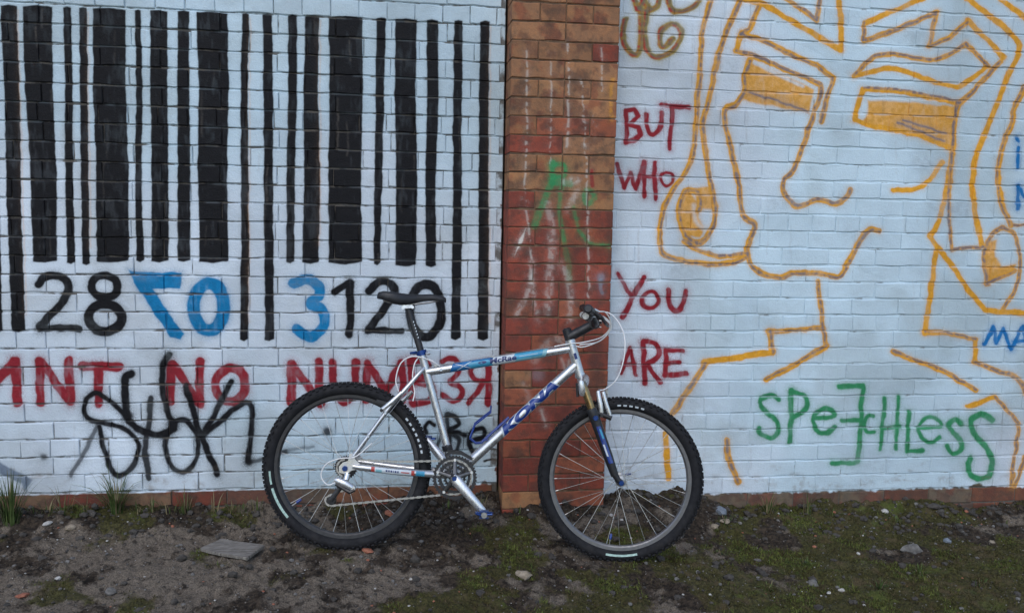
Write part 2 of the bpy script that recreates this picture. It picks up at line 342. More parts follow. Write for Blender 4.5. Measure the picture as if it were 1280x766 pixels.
FACE = [  # points, ochre width, slate (dx, dy, width) or None, smooth
    ([(890, -4), (882, 22), (877, 47), (876, 71), (874, 102), (871, 130), (870, 153), (868, 174), (864, 199), (856, 217), (841.5, 237.6), (831, 258), (826, 276), (824, 292.6), (826, 312), (837, 321), (858, 327.5), (886, 329.5), (913, 328.5), (931, 322)], 5.5, (1, 1, 2.2), 1),
    ([(926, -2), (913, 28.5), (902.6, 55), (894, 85.5), (890, 108), (882, 138.5), (878, 156), (880, 174), (884, 201), (887, 225), (892, 248), (894, 264), (890, 284), (882, 299), (870, 304), (858, 297), (851, 280), (849.6, 260), (853.7, 243.7), (864, 238), (872, 242), (874, 254), (873, 263)], 6, (1, 0, 2.8), 1),
    ([(854, 302), (874, 313), (902.6, 321), (931, 318)], 5, (0, -1.5, 3.2), 1),
    ([(926, -3), (955, 6), (999, 33), (1050, 62)], 6, None, 0), ([(1051, 62), (1050, 2)], 6, None, 0),
    ([(949, 8), (937, 36), (927, 44)], 5.5, (-1, -1, 2), 0), ([(978, -4), (1021.5, 25.5), (1026, -4)], 5, (0, -1, 3), 0),
    ([(927, 42), (963.6, 55), (992, 69), (1020, 81.5), (1042.5, 97), (1026, 153)], 5.5, (-1, 0.5, 2.4), 0),
    ([(927, 42), (920, 63)], 6, None, 0), ([(920, 64), (943, 71), (984, 88), (1018, 103), (1027, 113), (1017, 144), (1002, 186.6), (992, 213), (981, 225), (980, 240), (989, 254), (1000, 258), (1020, 250), (1044, 255), (1057, 248), (1062, 237)], 5.5, (0.5, -1, 3.2), 1),
    ([(937, 75), (931, 94), (930, 114), (921, 130), (906, 136.5), (906.6, 156), (915, 190.7), (923, 231.5), (929, 268), (944, 280), (941, 292), (934, 312), (939, 330), (953.5, 342), (974, 346), (994, 341), (1020, 341), (1040, 345), (1051, 344), (1061, 326), (1077, 297), (1087, 287), (1099, 289)], 5.8, (0.5, 1.2, 2.8), 1),
    ([(1078, 112), (1068, 150)], 5.5, None, 0), ([(1078, 112), (1111.6, 114), (1150, 119), (1195, 129)], 5.5, (2, -2, 2.5), 1),
    ([(1197, 130), (1194, 155), (1191, 186.6), (1187, 217), (1181, 248), (1173, 278), (1163, 295), (1170, 306), (1189, 330.5), (1213.5, 367), (1231, 387), (1254, 389.6), (1284, 392)], 5.5, None, 0),
    ([(1197, 130), (1194, 155), (1190, 200), (1186, 264), (1191, 312), (1230, 308)], 3.5, (-1, 0, 3), 0),
    ([(1068, 151), (1093, 158), (1150, 170), (1190, 187)], 5, None, 1),
    ([(1154, -2), (1083, 28.5)], 5.5, None, 0), ([(1081, 28), (1079, 51)], 4.5, (0, 0, 2.5), 0), ([(1079, 51), (1109.6, 41), (1171, 16)], 5.5, (0, 0, 2.8), 1), ([(1171, 17), (1160.5, 58)], 5, (-.5, 0, 2.8), 0),
    ([(1160.5, 58), (1183, 49), (1209, 28)], 5, (0, .8, 2), 1), ([(1209, 26), (1236, 51), (1254, 73)], 5.5, None, 1), ([(1251, 78), (1207, 124), (1197, 131)], 5.5, (0, 0, 2.8), 0),
    ([(1068, 94.7), (1085, 77), (1105.5, 68), (1132, 71), (1162.6, 75.5), (1187, 68), (1207, 55)], 5, (0, -.8, 2.6), 1), ([(1207, 55), (1236, 84)], 5, (0, 0, 2.4), 0),
    ([(1234, 83.5), (1207, 104), (1193, 108), (1162.6, 101), (1132, 89), (1105.5, 86), (1068, 95)], 5.2, None, 1),
    ([(1207, -2), (1240, 22), (1266, 46), (1274.6, 60), (1264, 88), (1250, 122), (1236, 156), (1221.6, 190.7), (1216.5, 221), (1217.5, 258), (1228, 306)], 5.8, None, 1),
    ([(1248, -2), (1284, 25)], 5.5, None, 0), ([(1281, 108), (1268, 138.5), (1266, 150), (1252, 190.7), (1248, 217), (1252, 252), (1264, 281)], 5.5, (-1, 0, 1.8), 1),
    ([(1254, 284), (1240, 293), (1231, 315), (1231, 335), (1234, 354)], 4.5, (0, 0, 2.8), 1), ([(1254, 284), (1268, 293), (1274, 318), (1274.6, 340), (1268, 365), (1254, 385)], 4.4, (0, 0, 2.4), 1), ([(1234, 354), (1268, 338)], 5, (0, .5, 2.8), 0),
    ([(1268, 281), (1284, 281)], 3, (0, 0, 2), 0),
    ([(1022, 351), (1029, 414), (1033, 432)], 4.8, (0, 0, 2.2), 0), ([(1029, 410), (961, 414)], 5, (0, .5, 2), 0), ([(963, 414), (964.7, 440)], 6.5, (1, 0, 3), 0), ([(965, 440), (920, 447), (880, 453)], 6.5, None, 1),
    ([(882, 454), (841.5, 517)], 6, (0, 0, 3), 0), ([(833, 541), (835, 597)], 6.5, None, 0), ([(1034, 432), (1004, 450), (957.5, 475)], 6.2, (0, -1, 2), 1), ([(908.7, 550), (911, 574), (923, 602)], 6, (0, 0, 2.8), 1),
    ([(1170.7, 312), (1156.5, 416)], 5.5, None, 0), ([(1156.5, 415), (1187, 417), (1220.6, 424)], 5, (0, -.8, 2), 1), ([(1220, 424), (1218.6, 452)], 5, None, 0),
    ([(1217.5, 452), (1244, 462), (1271, 472), (1283, 492)], 5, (0, 0, 3), 1), ([(1115.7, 438.5), (1138, 449), (1183, 466), (1219.6, 488)], 5.5, (0, -1.2, 2.4), 1),
    ([(1209.4, 508), (1244, 496)], 5, None, 0), ([(1244, 496), (1273.6, 529), (1264, 606)], 4.2, (0, 0, 2.2), 0), ([(1282, 570), (1269, 607)], 4.5, (0, 0, 2), 0),
    ([(1116.7, 237.6), (1152, 233.5), (1178, 203)], 5, None, 1)]
for pts, w, g, sm in FACE: stroke(pts, w * 1.22 + 0.4, OCHRE, soft=1.1, halo=0.2, hw=3.0, smooth=bool(sm))
for pts, w, g, sm in FACE:
    if g: stroke([(x + g[0], y + g[1]) for x, y in pts], g[2] * 1.15 + 0.4, SLATE, soft=1.2, alpha=0.85, halo=0.1, hw=3, smooth=bool(sm), streak=0.5)
for pts in [[(937, 116), (970, 126), (1010, 140)], [(1122, 154), (1150, 164), (1180, 177)], [(1128, 151), (1155, 158), (1182, 167)]]:
    stroke(pts, 3, SLATE, soft=1.5, alpha=0.9)
# olive and red flourish over the words
FL = [[(781.4, 24.5), (778, 41), (782.4, 59), (793.6, 69), (800.7, 61), (802, 30.5), (800, 10)],
      [(808, 10), (806, 41), (809, 62), (821, 73), (839, 65), (851, 47), (849.6, 35), (839, 31), (827, 39), (825, 54), (831, 58.5), (841, 49)],
      [(790, -6), (798, 11), (809, 14), (821, 8), (826, -6)], [(800, -6), (812, 12)], [(808, -6), (797, 12)], [(835, -3), (838, 11), (850, 15), (866, 9), (877, -3)]]
for pts in FL: stroke(pts, 8, pc(132, 118, 40), soft=2, halo=0.25)
for pts in FL: stroke([(x - 1.5, y + .5) for x, y in pts], 4, pc(150, 40, 52), soft=1.6, halo=0, alpha=.9, streak=.7)
for pts in FL: stroke([(x + 1.2, y - .6) for x, y in pts], 3.6, pc(100, 98, 84), soft=1.6, halo=0, alpha=.9, streak=.3)
# old drips, scrawl and a soft dark patch on the bare pillar
GP = pc(40, 124, 80)
for pts, w, al in [([(690, 203), (691, 222)], 8, .9), ([(690, 205), (706, 208), (705, 219), (691, 223)], 6, .9), ([(692, 224), (680, 250), (667.5, 283)], 9, .75), ([(690, 228), (712, 230)], 9, .8),
                   ([(703, 226), (700, 266), (704, 300)], 6, .65), ([(704, 300), (709, 324), (713, 350)], 7, .4), ([(717.6, 258), (723.4, 286), (737.7, 303), (761, 308)], 5, .75)]:
    stroke(pts, w, GP, alpha=al, soft=2, side=2, streak=.3)
ellipse(737, 246, 6, 8, 7, GP, alpha=.75, side=2, streak=.4)
stroke([(739, 214), (741, 232)], 5, pc(120, 32, 40), alpha=.8, side=2)
PALE = pc(185, 190, 192)
for x0, y0, x1, y1, w in [(658.5, 64, 656, 250, 2.4), (656, 250, 664, 330, 2.6), (688.5, 66, 687.5, 205, 2), (710, 55, 709, 190, 3.2), (726, 100, 732, 180, 2.6), (732, 180, 736, 372, 2.6), (741, 145, 744, 170, 2), (751, 60, 752, 120, 2)]:
    stroke([(x0, y0), ((x0 + x1) / 2 + 1, (y0 + y1) / 2), (x1, y1)], w, PALE, alpha=.5, soft=1.5, halo=.12, side=2, streak=.95)
for pts, w, al in [([(664, 330), (662, 360), (645, 392)], 7, .45), ([(684, 255), (690, 300), (684, 390)], 9, .38), ([(700, 330), (712, 352), (712, 400)], 8, .35), ([(664, 345), (672, 400)], 5, .4),
                   ([(717, 250), (709, 262), (722, 240)], 7, .4), ([(705, 228), (720, 226)], 9, .5), ([(668, 450), (690, 425), (715, 430)], 9, .25), ([(655, 480), (662, 500)], 6, .2), ([(676, 512), (681, 530)], 2, .7), ([(703, 448), (708, 462), (712, 450)], 2, .5)]:
    stroke(pts, w, PALE, alpha=al, soft=3, halo=.2, side=2, streak=.7)
poly([(644, 318), (648, 300), (657, 287), (653, 302)], PALE, alpha=.9, side=2)
blot(751, 347, 5, pc(110, 130, 150), .6, 2); stroke([(751, 350), (752, 366)], 5, pc(110, 130, 150), alpha=.5, side=2)
blot(672, 468, 8, pc(130, 135, 150), .35, 2, 5)
stroke([(748, 432), (744, 470), (741, 500)], 16, pc(52, 50, 52), alpha=.45, soft=8, side=2)  # soft dark grey patch low down near the right edge
stroke([(765, 100), (764, 150)], 5, pc(190, 140, 50), alpha=.5, side=2, streak=.6)
# runs and grime on the white coat
for k in range(130):
    x, y = random.uniform(0, 1280), random.uniform(0, 560)
    stroke([(x, y), (x + random.uniform(-1, 1), y + random.uniform(12, 60))], random.uniform(1, 2.5), pc(120, 118, 116), alpha=random.uniform(.08, .25), soft=1.5, halo=0, streak=.6)
for k in range(170):
    x = random.uniform(0, 1280); yb = (614 - x * 0.012) if x < 630 else 612
    if 628 < x < 770: continue
    y = yb - abs(random.gauss(0, 14)); r = random.uniform(1.5, 7)
    stroke([(x, y), (x + random.uniform(-14, 14), y + random.uniform(-3, 3))], r, pc(104, 92, 78), soft=r * .7, alpha=random.uniform(.08, .38), halo=.1, streak=.7)
for k in range(60):
    x, y = random.uniform(770, 1280), random.uniform(10, 590)
    stroke([(x, y), (x + random.uniform(-40, 40), y + random.uniform(-8, 8))], random.uniform(8, 26), pc(132, 148, 164), soft=9, alpha=random.uniform(.08, .3), halo=0, streak=.5)
for k in range(45):
    x, y = random.uniform(0, 628), random.uniform(330, 600)
    stroke([(x, y), (x + random.uniform(-40, 40), y + random.uniform(-5, 5))], random.uniform(5, 16), pc(136, 150, 160), soft=7, alpha=random.uniform(.05, .2), halo=0, streak=.6)
def srgb(v): return np.where(v <= 0.0031308, v * 12.92, 1.055 * np.power(np.maximum(v, 0), 1 / 2.4) - 0.055)
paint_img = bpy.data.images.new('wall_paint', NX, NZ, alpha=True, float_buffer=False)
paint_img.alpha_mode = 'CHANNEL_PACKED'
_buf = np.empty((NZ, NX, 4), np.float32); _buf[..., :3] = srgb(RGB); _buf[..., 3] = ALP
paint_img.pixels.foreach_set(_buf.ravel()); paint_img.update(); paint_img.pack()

def wall_material(name, mortar=False, bare=(0.40, 0.56, 0.10, 0.95)):
    k = NT(name); p = k.pos()
    mp = k.n('ShaderNodeSeparateXYZ'); k.l(p, mp.inputs[0])
    u = k.math('DIVIDE', k.math('SUBTRACT', mp.outputs[0], TX0), NX * TEX)
    v = k.math('DIVIDE', k.math('SUBTRACT', mp.outputs[2], TZ0), NZ * TEX)
    cb = k.n('ShaderNodeCombineXYZ'); k.l(u, cb.inputs[0]); k.l(v, cb.inputs[1])
    im = k.n('ShaderNodeTexImage', image=paint_img, extension='EXTEND'); k.l(cb.outputs[0], im.inputs[0])
    fine = k.noise(140, 5, 0.6, p); mid = k.noise(26, 4, 0.6, p); big = k.noise(2.3, 4, 0.6, p); grain = k.noise(420, 3, 0.6, p)
    if mortar:
        base = k.mix(fine, (0.05, 0.045, 0.04), (0.17, 0.15, 0.125))
        keep = k.math('MULTIPLY', im.outputs[1], k.ramp(k.noise(11, 4, 0.6, p), *bare))
    else:
        oi = k.n('ShaderNodeObjectInfo')
        sp_ = k.n('ShaderNodeVectorMath', operation='ADD'); k.l(p, sp_.inputs[0]); k.l(oi.outputs['Random'], sp_.inputs[1])
        scorch = k.ramp(k.noise(11, 4, 0.55, sp_.outputs[0]), 0.50, 0.60)
        tint = k.ramp(k.noise(7, 3, 0.55, sp_.outputs[0], 'Color'), 0.52, 0.58)
        base = k.mix(k.math('MULTIPLY', tint, 0.5), oi.outputs['Color'], (0.19, 0.05, 0.036))
        base = k.mix(k.math('MULTIPLY', scorch, 0.5), base, (0.085, 0.042, 0.036))
        base = k.mix(k.ramp(mid, 0.3, 0.75), base, k.mix(1.0, base, (1.35, 1.2, 1.05), 'MULTIPLY'))
        base = k.mix(k.ramp(grain, 0.58, 0.72, 0, 0.6), base, (0.07, 0.05, 0.04))
        base = k.mix(k.ramp(fine, 0.6, 0.75, 0, 0.4), base, (0.28, 0.23, 0.18))
        base = k.mix(k.ramp(k.noise(17, 6, 0.7, p), 0.46, 0.68, 0, 0.55), base, (0.075, 0.058, 0.045))
        chip = k.ramp(k.math('ADD', k.math('MULTIPLY', fine, 0.6), k.math('MULTIPLY', mid, 0.5)), 0.335, 0.36)
        keep = k.math('MULTIPLY', im.outputs[1], chip)
    shade = k.math('ADD', k.ramp(big, 0.3, 0.7, 0.86, 1.0), k.ramp(fine, 0.2, 0.8, -0.05, 0.04))
    if not mortar:
        shade = k.math('ADD', shade, k.math('MULTIPLY', k.math('SUBTRACT', oi.outputs['Random'], 0.6), 0.09))
    cs = k.n('ShaderNodeCombineXYZ')
    for i in range(3): k.l(shade, cs.inputs[i])
    pcol = k.mix(1.0, im.outputs[0], cs.outputs[0], 'MULTIPLY')
    stain = k.ramp(k.noise(5.5, 6, 0.7, p), 0.58, 0.8, 0, 0.32)
    pcol = k.mix(stain, pcol, k.mix(1.0, pcol, (0.72, 0.68, 0.60), 'MULTIPLY'))
    k.l(k.mix(keep, base, pcol), k.b.inputs['Base Color'])
    k.l(k.math('SUBTRACT', 0.93, k.math('MULTIPLY', keep, 0.3)), k.b.inputs['Roughness'])
    k.b.inputs['Specular IOR Level'].default_value = 0.2
    h = k.math('ADD', k.math('MULTIPLY', grain, 0.35), k.math('ADD', fine, k.math('MULTIPLY', mid, 1.5)))
    k.bump(h, 0.55, 0.0035)
    return k.m
M_BRICK = wall_material('painted_brick'); M_MORTAR = wall_material('painted_mortar', True); M_FILLED = wall_material('filled_mortar', True, (0.30, 0.44, 0.3, 1.0))
M_PMORTAR = simple('sandy_mortar', (0.14, 0.085, 0.05), 0.95, 0, 0.35, 40, bump=0.4, dirt=0.5)

# ------------------------------------------------------------------ mesh helpers
class MB:
    def __init__(self): self.v = []; self.f = []
    def add(self, vs, fs):
        o = len(self.v); self.v += [tuple(map(float, q)) for q in vs]; self.f += [tuple(i + o for i in g) for g in fs]; return self
    def box(self, c, s, rot=None):
        P = [Vector((x * s[0] / 2, y * s[1] / 2, z * s[2] / 2)) for x in (-1, 1) for y in (-1, 1) for z in (-1, 1)]
        if rot is not None: P = [rot @ q for q in P]
        return self.add([q + Vector(c) for q in P], [(0, 1, 3, 2), (4, 6, 7, 5), (0, 4, 5, 1), (2, 3, 7, 6), (0, 2, 6, 4), (1, 5, 7, 3)])
    def tube(self, pts, r, seg=10, caps=True, flat=1.0, up=None):
        P = [Vector(q) for q in pts]; n = len(P)
        R = r if isinstance(r, (list, tuple)) else [r] * n
        T = [(P[min(i + 1, n - 1)] - P[max(i - 1, 0)]).normalized() for i in range(n)]
        a = Vector(up) if up else (Vector((0, 1, 0)) if abs(T[0].y) < 0.9 else Vector((1, 0, 0)))
        vs, fs = [], []
        for i in range(n):
            b = T[i].cross(a)
            if b.length < 1e-6: b = T[i].orthogonal()
            b.normalize(); a2 = b.cross(T[i]).normalized(); a = a2
            for k in range(seg):
                t = 2 * math.pi * k / seg
                vs.append(P[i] + (a2 * math.cos(t) * flat + b * math.sin(t)) * R[i])
        for i in range(n - 1):
            for k in range(seg):
                k2 = (k + 1) % seg
                fs.append((i * seg + k, i * seg + k2, (i + 1) * seg + k2, (i + 1) * seg + k))
        if caps: fs += [tuple(range(seg))[::-1], tuple(range((n - 1) * seg, n * seg))]
        return self.add(vs, fs)
    def lathe(self, prof, c=(0, 0, 0), seg=48, closed=False):       # prof of (radius, y) turned about the y axis
        vs, fs = [], []; n = len(prof)
        for k in range(seg):
            t = 2 * math.pi * k / seg
            vs += [(c[0] + r * math.cos(t), c[1] + y, c[2] + r * math.sin(t)) for r, y in prof]
        for k in range(seg):
            k2 = (k + 1) % seg
            for i in range(n if closed else n - 1):
                j = (i + 1) % n; fs.append((k * n + i, k * n + j, k2 * n + j, k2 * n + i))
        return self.add(vs, fs)
    def prism(self, outline, y0, y1):                                # outline of (x, z) pushed along y
        n = len(outline)
        vs = [(x, y0, z) for x, z in outline] + [(x, y1, z) for x, z in outline]
        return self.add(vs, [tuple(range(n))[::-1], tuple(range(n, 2 * n))] + [(i, (i + 1) % n, n + (i + 1) % n, n + i) for i in range(n)])
    def mesh(self, name, smooth=None):
        m = bpy.data.meshes.new(name); m.from_pydata(self.v, [], self.f)
        bm = bmesh.new(); bm.from_mesh(m); bmesh.ops.recalc_face_normals(bm, faces=bm.faces); bm.to_mesh(m); bm.free()
        if smooth is not None:
            m.polygons.foreach_set('use_smooth', [True] * len(m.polygons))
            m.set_sharp_from_angle(angle=math.radians(smooth))
        m.update(); return m
    def build(self, name, mat, parent=None, smooth=40, kind=None):
        m = self.mesh(name, smooth); m.materials.append(mat)
        return link(name, m, parent, kind)
def link(name, data, parent=None, kind=None):
    o = bpy.data.objects.new(name, data); COL.objects.link(o); o.parent = parent
    if kind: o['kind'] = kind
    return o
def tag(o, label, cat, group=None):
    o['label'] = label; o['category'] = cat
    if group: o['group'] = group
    return o
def empty(name, loc):
    o = link(name, None); o.location = loc; o.empty_display_size = 0.1; return o

# ------------------------------------------------------------------ brick walls and pillar
def brick_mesh(name, L, H, depth, rnd):
    c = 0.003; N = max(2, round(L / 0.06)); loops = []
    for y, ins in ((depth, 0.0), (c, 0.0), (0.0, c)):
        P = []
        for sx, sz, ex, ez in ((-1, -1, 1, -1), (1, -1, 1, 1), (1, 1, -1, 1), (-1, 1, -1, -1)):
            n = N if sz == ez else 1
            for i in range(n):
                t = i / n; P.append(((sx + (ex - sx) * t) * L / 2, (sz + (ez - sz) * t) * H / 2))
        if y == depth: back = P
        out = []
        for (x, z), e in zip(P, jit if y != depth else [(0, 0)] * len(P)):
            kx, kz = 1 - 2 * (ins + max(0, e[0])) / L, 1 - 2 * (ins * 1.1 + max(0, e[1])) / H
            out.append((x * kx, y + (rnd.uniform(-.001, .001) if y < depth else 0), z * kz))
        loops.append(out)
        if y == depth: jit = [(rnd.uniform(-.001, .0015), rnd.choice((0, 0, .0005, .001, .003)) if rnd.random() < .8 else .004) for _ in P]
    n = len(loops[0]); v = loops[0] + loops[1] + loops[2]
    f = [tuple(range(2 * n, 3 * n))] + [(a * n + i, a * n + (i + 1) % n, (a + 1) * n + (i + 1) % n, (a + 1) * n + i) for a in (0, 1) for i in range(n)]
    m = MB().add(v, f).mesh(name); m.materials.append(M_BRICK); return m
_cache = {}
def brick_data(L, depth, k):
    key = (round(L, 3), depth, k)
    if key not in _cache: _cache[key] = brick_mesh('brick', L, CP - 0.0034, depth, random.Random(hash(key) % 9999))
    return _cache[key]
BL = 0.238
def course_cells(x0, x1, kind, phase, rnd):
    """bricks along one course between x0 and x1: (centre, length)"""
    step = BL / 2 if kind == 'header' else BL
    x = x0 - (phase % 1.0) * step; out = []
    while x < x1 - 0.02:
        a, b = max(x, x0), min(x + step, x1)
        gap = rnd.choice((0.001, 0.001, 0.0015, 0.002, 0.005))
        if b - a > 0.03:
            full = abs((b - a) - step) < 1e-6
            out.append(((a + b) / 2, (step - gap) if full else (b - a - gap)))
        x += step
    return out
def proj(P):
    d = np.array(P) - CAM; z = d @ FWD
    return PW / 2 + FPX * (d @ RGT) / z, PH / 2 - FPX * (d @ UPV) / z
RAW = [(0.17, 0.08, 0.048), (0.145, 0.062, 0.042), (0.14, 0.052, 0.037), (0.16, 0.10, 0.065), (0.12, 0.06, 0.046), (0.13, 0.10, 0.08)]
RAW2 = [(0.10, 0.072, 0.055), (0.12, 0.06, 0.045), (0.13, 0.105, 0.08), (0.15, 0.06, 0.04)]
def build_wall(name, label, x0, x1, header_mod, anchor_left, seed):
    rnd = random.Random(seed)
    root = empty(name, ((x0 + x1) / 2, 0.12, 0)); tag(root, label, 'wall')
    ox, oy = root.location.x, root.location.y
    core = MB().box(((x0 + x1) / 2 - ox, (0.127 if seed == 3 else 0.1245) - oy, 1.3), (x1 - x0 - 0.004, 0.24, 3.6)).build('mortar', M_MORTAR if seed == 3 else M_FILLED, root, None)
    cells = []
    for c in range(-10, 30):
        zc = (zline(c) + zline(c + 1)) / 2
        kind = 'header' if c % 6 == header_mod else 'stretcher'
        ph = (0.5 if c % 2 else 0.0) + rnd.uniform(-.03, .03)
        if kind == 'header': ph = 0.25
        for xc, L in course_cells(x0, x1, kind, ph + (0.13 if not anchor_left else 0.4), rnd):
            px, py = proj((xc, 0, zc))
            vis = -35 < px < 1315 and -14 < py < 690 and zc > -0.15
            cells.append((math.hypot(px - 640, py - 383) if vis else 1e6 + rnd.random(), xc, zc, L, vis))
    cells.sort()
    rest = MB()
    for n, (d, xc, zc, L, vis) in enumerate(cells):
        dy = rnd.uniform(-0.0015, 0.0025)
        if vis and n < 310:
            o = link('brick', brick_data(L, 0.06, rnd.randrange(6)), root)
            o.location = (xc - ox, dy - oy, zc + rnd.uniform(-.0012, .0012)); o.scale = (1, 1, rnd.uniform(.982, 1.012)); o.rotation_euler = (rnd.uniform(-.006, .006), rnd.uniform(-.006, .006), rnd.uniform(-.006, .006))
            c = rnd.choice(RAW if seed == 3 else RAW2); k = rnd.uniform(.8, 1.15); o.color = (c[0] * k, c[1] * k, c[2] * k, 1)
        else:
            m = brick_data(L, 0.06, rnd.randrange(6))
            rest.add([(q.co.x + xc - ox, q.co.y + dy - oy, q.co.z + zc) for q in m.vertices], [tuple(p.vertices) for p in m.polygons])
    if rest.v:
        o = rest.build('brickwork', M_BRICK, root, None, 'stuff'); o.color = (0.15, 0.065, 0.043, 1)
    return root
build_wall('brick_wall', 'white painted brick wall with a black barcode, numbers and red lettering', -5.2, PX_L - 0.006, 17 % 6, False, 3)
build_wall('brick_wall', 'white painted brick wall with an ochre line drawing of a face', PX_R + 0.004, 7.5, 16 % 6, True, 4)

pil = empty('brick_pillar', ((PX_L + PX_R) / 2, -PD / 2, 0)); tag(pil, 'bare orange and red brick pillar between the two white painted walls', 'pillar')
WP = PX_R - PX_L; rp = random.Random(5)
MB().box((0, 0.0595, 1.3), (WP - 0.010, PD + 0.11, 3.6)).build('mortar', M_PMORTAR, pil, None)
def pillar_brick(xc, w, zc, c):
    o = link('brick', brick_data(w - 0.003, PD + 0.02, rp.randrange(6)), pil)
    o.location = (xc - pil.location.x, -PD / 2 + rp.uniform(-.002, .001), zc); o.rotation_euler = (0, rp.uniform(-.008, .008), rp.uniform(-.008, .008))
    px, py = proj((xc, -PD, zc))
    pr = np.clip(0.15 + (py - 10) / 420 - (px - 640) / 260 * np.clip(1 - py / 420, 0, 1), 0.06, 0.9)
    col = rp.choice([(0.24, 0.064, 0.044), (0.205, 0.054, 0.04), (0.26, 0.088, 0.052)]) if rp.random() < pr else rp.choice([(0.33, 0.175, 0.09), (0.30, 0.155, 0.082), (0.265, 0.140, 0.078)])
    k = rp.uniform(.85, 1.12); o.color = (col[0] * k, col[1] * k, col[2] * k, 1)
for c in range(-10, 30):
    zc = (zline(c) + zline(c + 1)) / 2
    pat = [(0.5, 0.5), (0.25, 0.5, 0.25), (0.5, 0.5), (0.26, 0.24, 0.25, 0.25)][c % 4]
    x = PX_L
    for q in pat:
        pillar_brick(x + q * WP / 2, q * WP, zc, c); x += q * WP

# ------------------------------------------------------------------ bicycle frame of reference
RC = np.array([-.155, -.513, -.097 + ZO]); FC = np.array([.933, -.619, -.143 + ZO])
LEAN = math.radians(8)
BX = (FC - RC) / np.linalg.norm(FC - RC)
_side = np.cross([0, 0, 1], BX); _side /= np.linalg.norm(_side)
_upb = np.cross(BX, _side)
BV = math.cos(LEAN) * _upb + math.sin(LEAN) * _side
BY = np.cross(BV, BX)                          # towards the wall
BO = RC - 0.021 * BX
WB = 1.097
def bike_world(x, y, z): return BO + BX * x + BY * y + BV * z

# ------------------------------------------------------------------ ground
_bx = np.array([-60, -1.6, 0.0, 0.6, 1.03, 1.6, 2.2, 3.2, 60]); _bz = np.array([0.004, 0.004, 0.0, -0.003, -0.012, -0.062, -0.09, -0.115, -0.115])
C0, C1 = bike_world(0, 0, 0), bike_world(WB, 0, 0)
def ground_h(x, y, detail=True):
    x = np.asarray(x, float); y = np.asarray(y, float)
    h = np.interp(x, _bx, _bz)
    h = h - 0.03 * sstep(0.2, 1.1, x) * sstep(0.1, 0.6, -y) * (1 - sstep(1.6, 2.4, x))
    h = h + 0.03 * (fbm(x, y, 1.7, 3, 1) - 0.5)
    w = sstep(-0.34, -0.05, y)
    h = h + w * (0.11 * (fbm(x, y, 5.5, 4, 3) - 0.42) + 0.014 + 0.008 * sstep(1.1, 1.6, x) + 0.02 * np.exp(-((x - 0.78) / 0.35) ** 2))
    h = h + 0.055 * np.exp(-((x - 1.32) / 0.24) ** 2) * sstep(-0.30, -0.06, y) * (0.6 + 0.8 * fbm(x, y, 8, 3, 61))
    if detail:
        h = h + 0.036 * (fbm(x, y, 13, 4, 5) - 0.5) * (1 + 0.6 * w) + 0.026 * (fbm(x, y, 42, 3, 6) - 0.5)
        h = h + 0.009 * np.maximum(0, fbm(x, y, 85, 2, 9) - 0.55) * 4 * sstep(.45, .6, fbm(x, y, 3, 3, 12))
    for c in (C0, C1):
        k = np.exp(-(((x - c[0]) / 0.13) ** 2 + ((y - c[1]) / 0.07) ** 2))
        h = h * (1 - k) + (c[2] + 0.009) * k
    return h
def moss_amt(x, y):
    m = fbm(x, y, 4.2, 7, 21) + 0.19 * sstep(0.6, 1.8, x) - 0.04 * (1 - sstep(-0.6, 0.6, x)) + 0.05 * sstep(.5, 1.0, -y)
    return sstep(0.46, 0.72, m)
def sand_amt(x, y):
    return sstep(0.44, 0.66, 0.5 * fbm(x, y, 3.2, 5, 31) + 0.5 * fbm(x, y, 11, 5, 33) + 0.10 * (1 - sstep(-0.8, 0.4, x)) - 0.10 * sstep(-.32, -.05, y))
def axis(lo, hi, st, lim_lo, lim_hi):
    core = list(np.arange(lo, hi + 1e-9, st)); s = st; a = lo; L = []
    while a > lim_lo: s *= 1.28; a -= s; L.append(a)
    s = st; a = core[-1]; H = []
    while a < lim_hi: s *= 1.28; a += s; H.append(a)
    return np.array(L[::-1] + core + H)
gx = axis(-1.95, 3.55, 0.0075, -90, 90); gy = axis(-1.55, 0.03, 0.0075, -90, 60)
XX, YY = np.meshgrid(gx, gy); HH = ground_h(XX, YY)
far = sstep(3, 8, np.hypot(XX, YY)); HH = HH * (1 - far) + far * -0.03
nx, ny = len(gx), len(gy)
gm = bpy.data.meshes.new('ground')
idx = np.arange(nx * ny).reshape(ny, nx)
quads = np.stack([idx[:-1, :-1], idx[:-1, 1:], idx[1:, 1:], idx[1:, :-1]], -1).reshape(-1, 4)
gm.vertices.add(nx * ny); gm.vertices.foreach_set('co', np.stack([XX, YY, HH], -1).astype(np.float32).ravel())
gm.loops.add(quads.size); gm.loops.foreach_set('vertex_index', quads.astype(np.int32).ravel())
gm.polygons.add(len(quads)); gm.polygons.foreach_set('loop_start', np.arange(0, quads.size, 4, dtype=np.int32))
gm.update(calc_edges=True); gm.validate()
gm.polygons.foreach_set('use_smooth', [True] * len(gm.polygons))
at = gm.color_attributes.new('cover', 'FLOAT_COLOR', 'POINT')
cv = np.zeros((nx * ny, 4), np.float32); cv[:, 0] = moss_amt(XX, YY).ravel(); cv[:, 1] = sand_amt(XX, YY).ravel(); cv[:, 3] = 1
at.data.foreach_set('color', cv.ravel())
k = NT('bare_soil'); p = k.pos()
ca = k.n('ShaderNodeAttribute', attribute_name='cover'); sc_ = k.n('ShaderNodeSeparateColor'); k.l(ca.outputs['Color'], sc_.inputs[0])
f1, f2, f3 = k.noise(55, 6, 0.65, p), k.noise(190, 5, 0.65, p), k.noise(14, 5, 0.6, p)
f4 = k.noise(27, 5, 0.7, p); f5 = k.noise(6.5, 5, 0.65, p); f6 = k.noise(95, 4, 0.7, p)
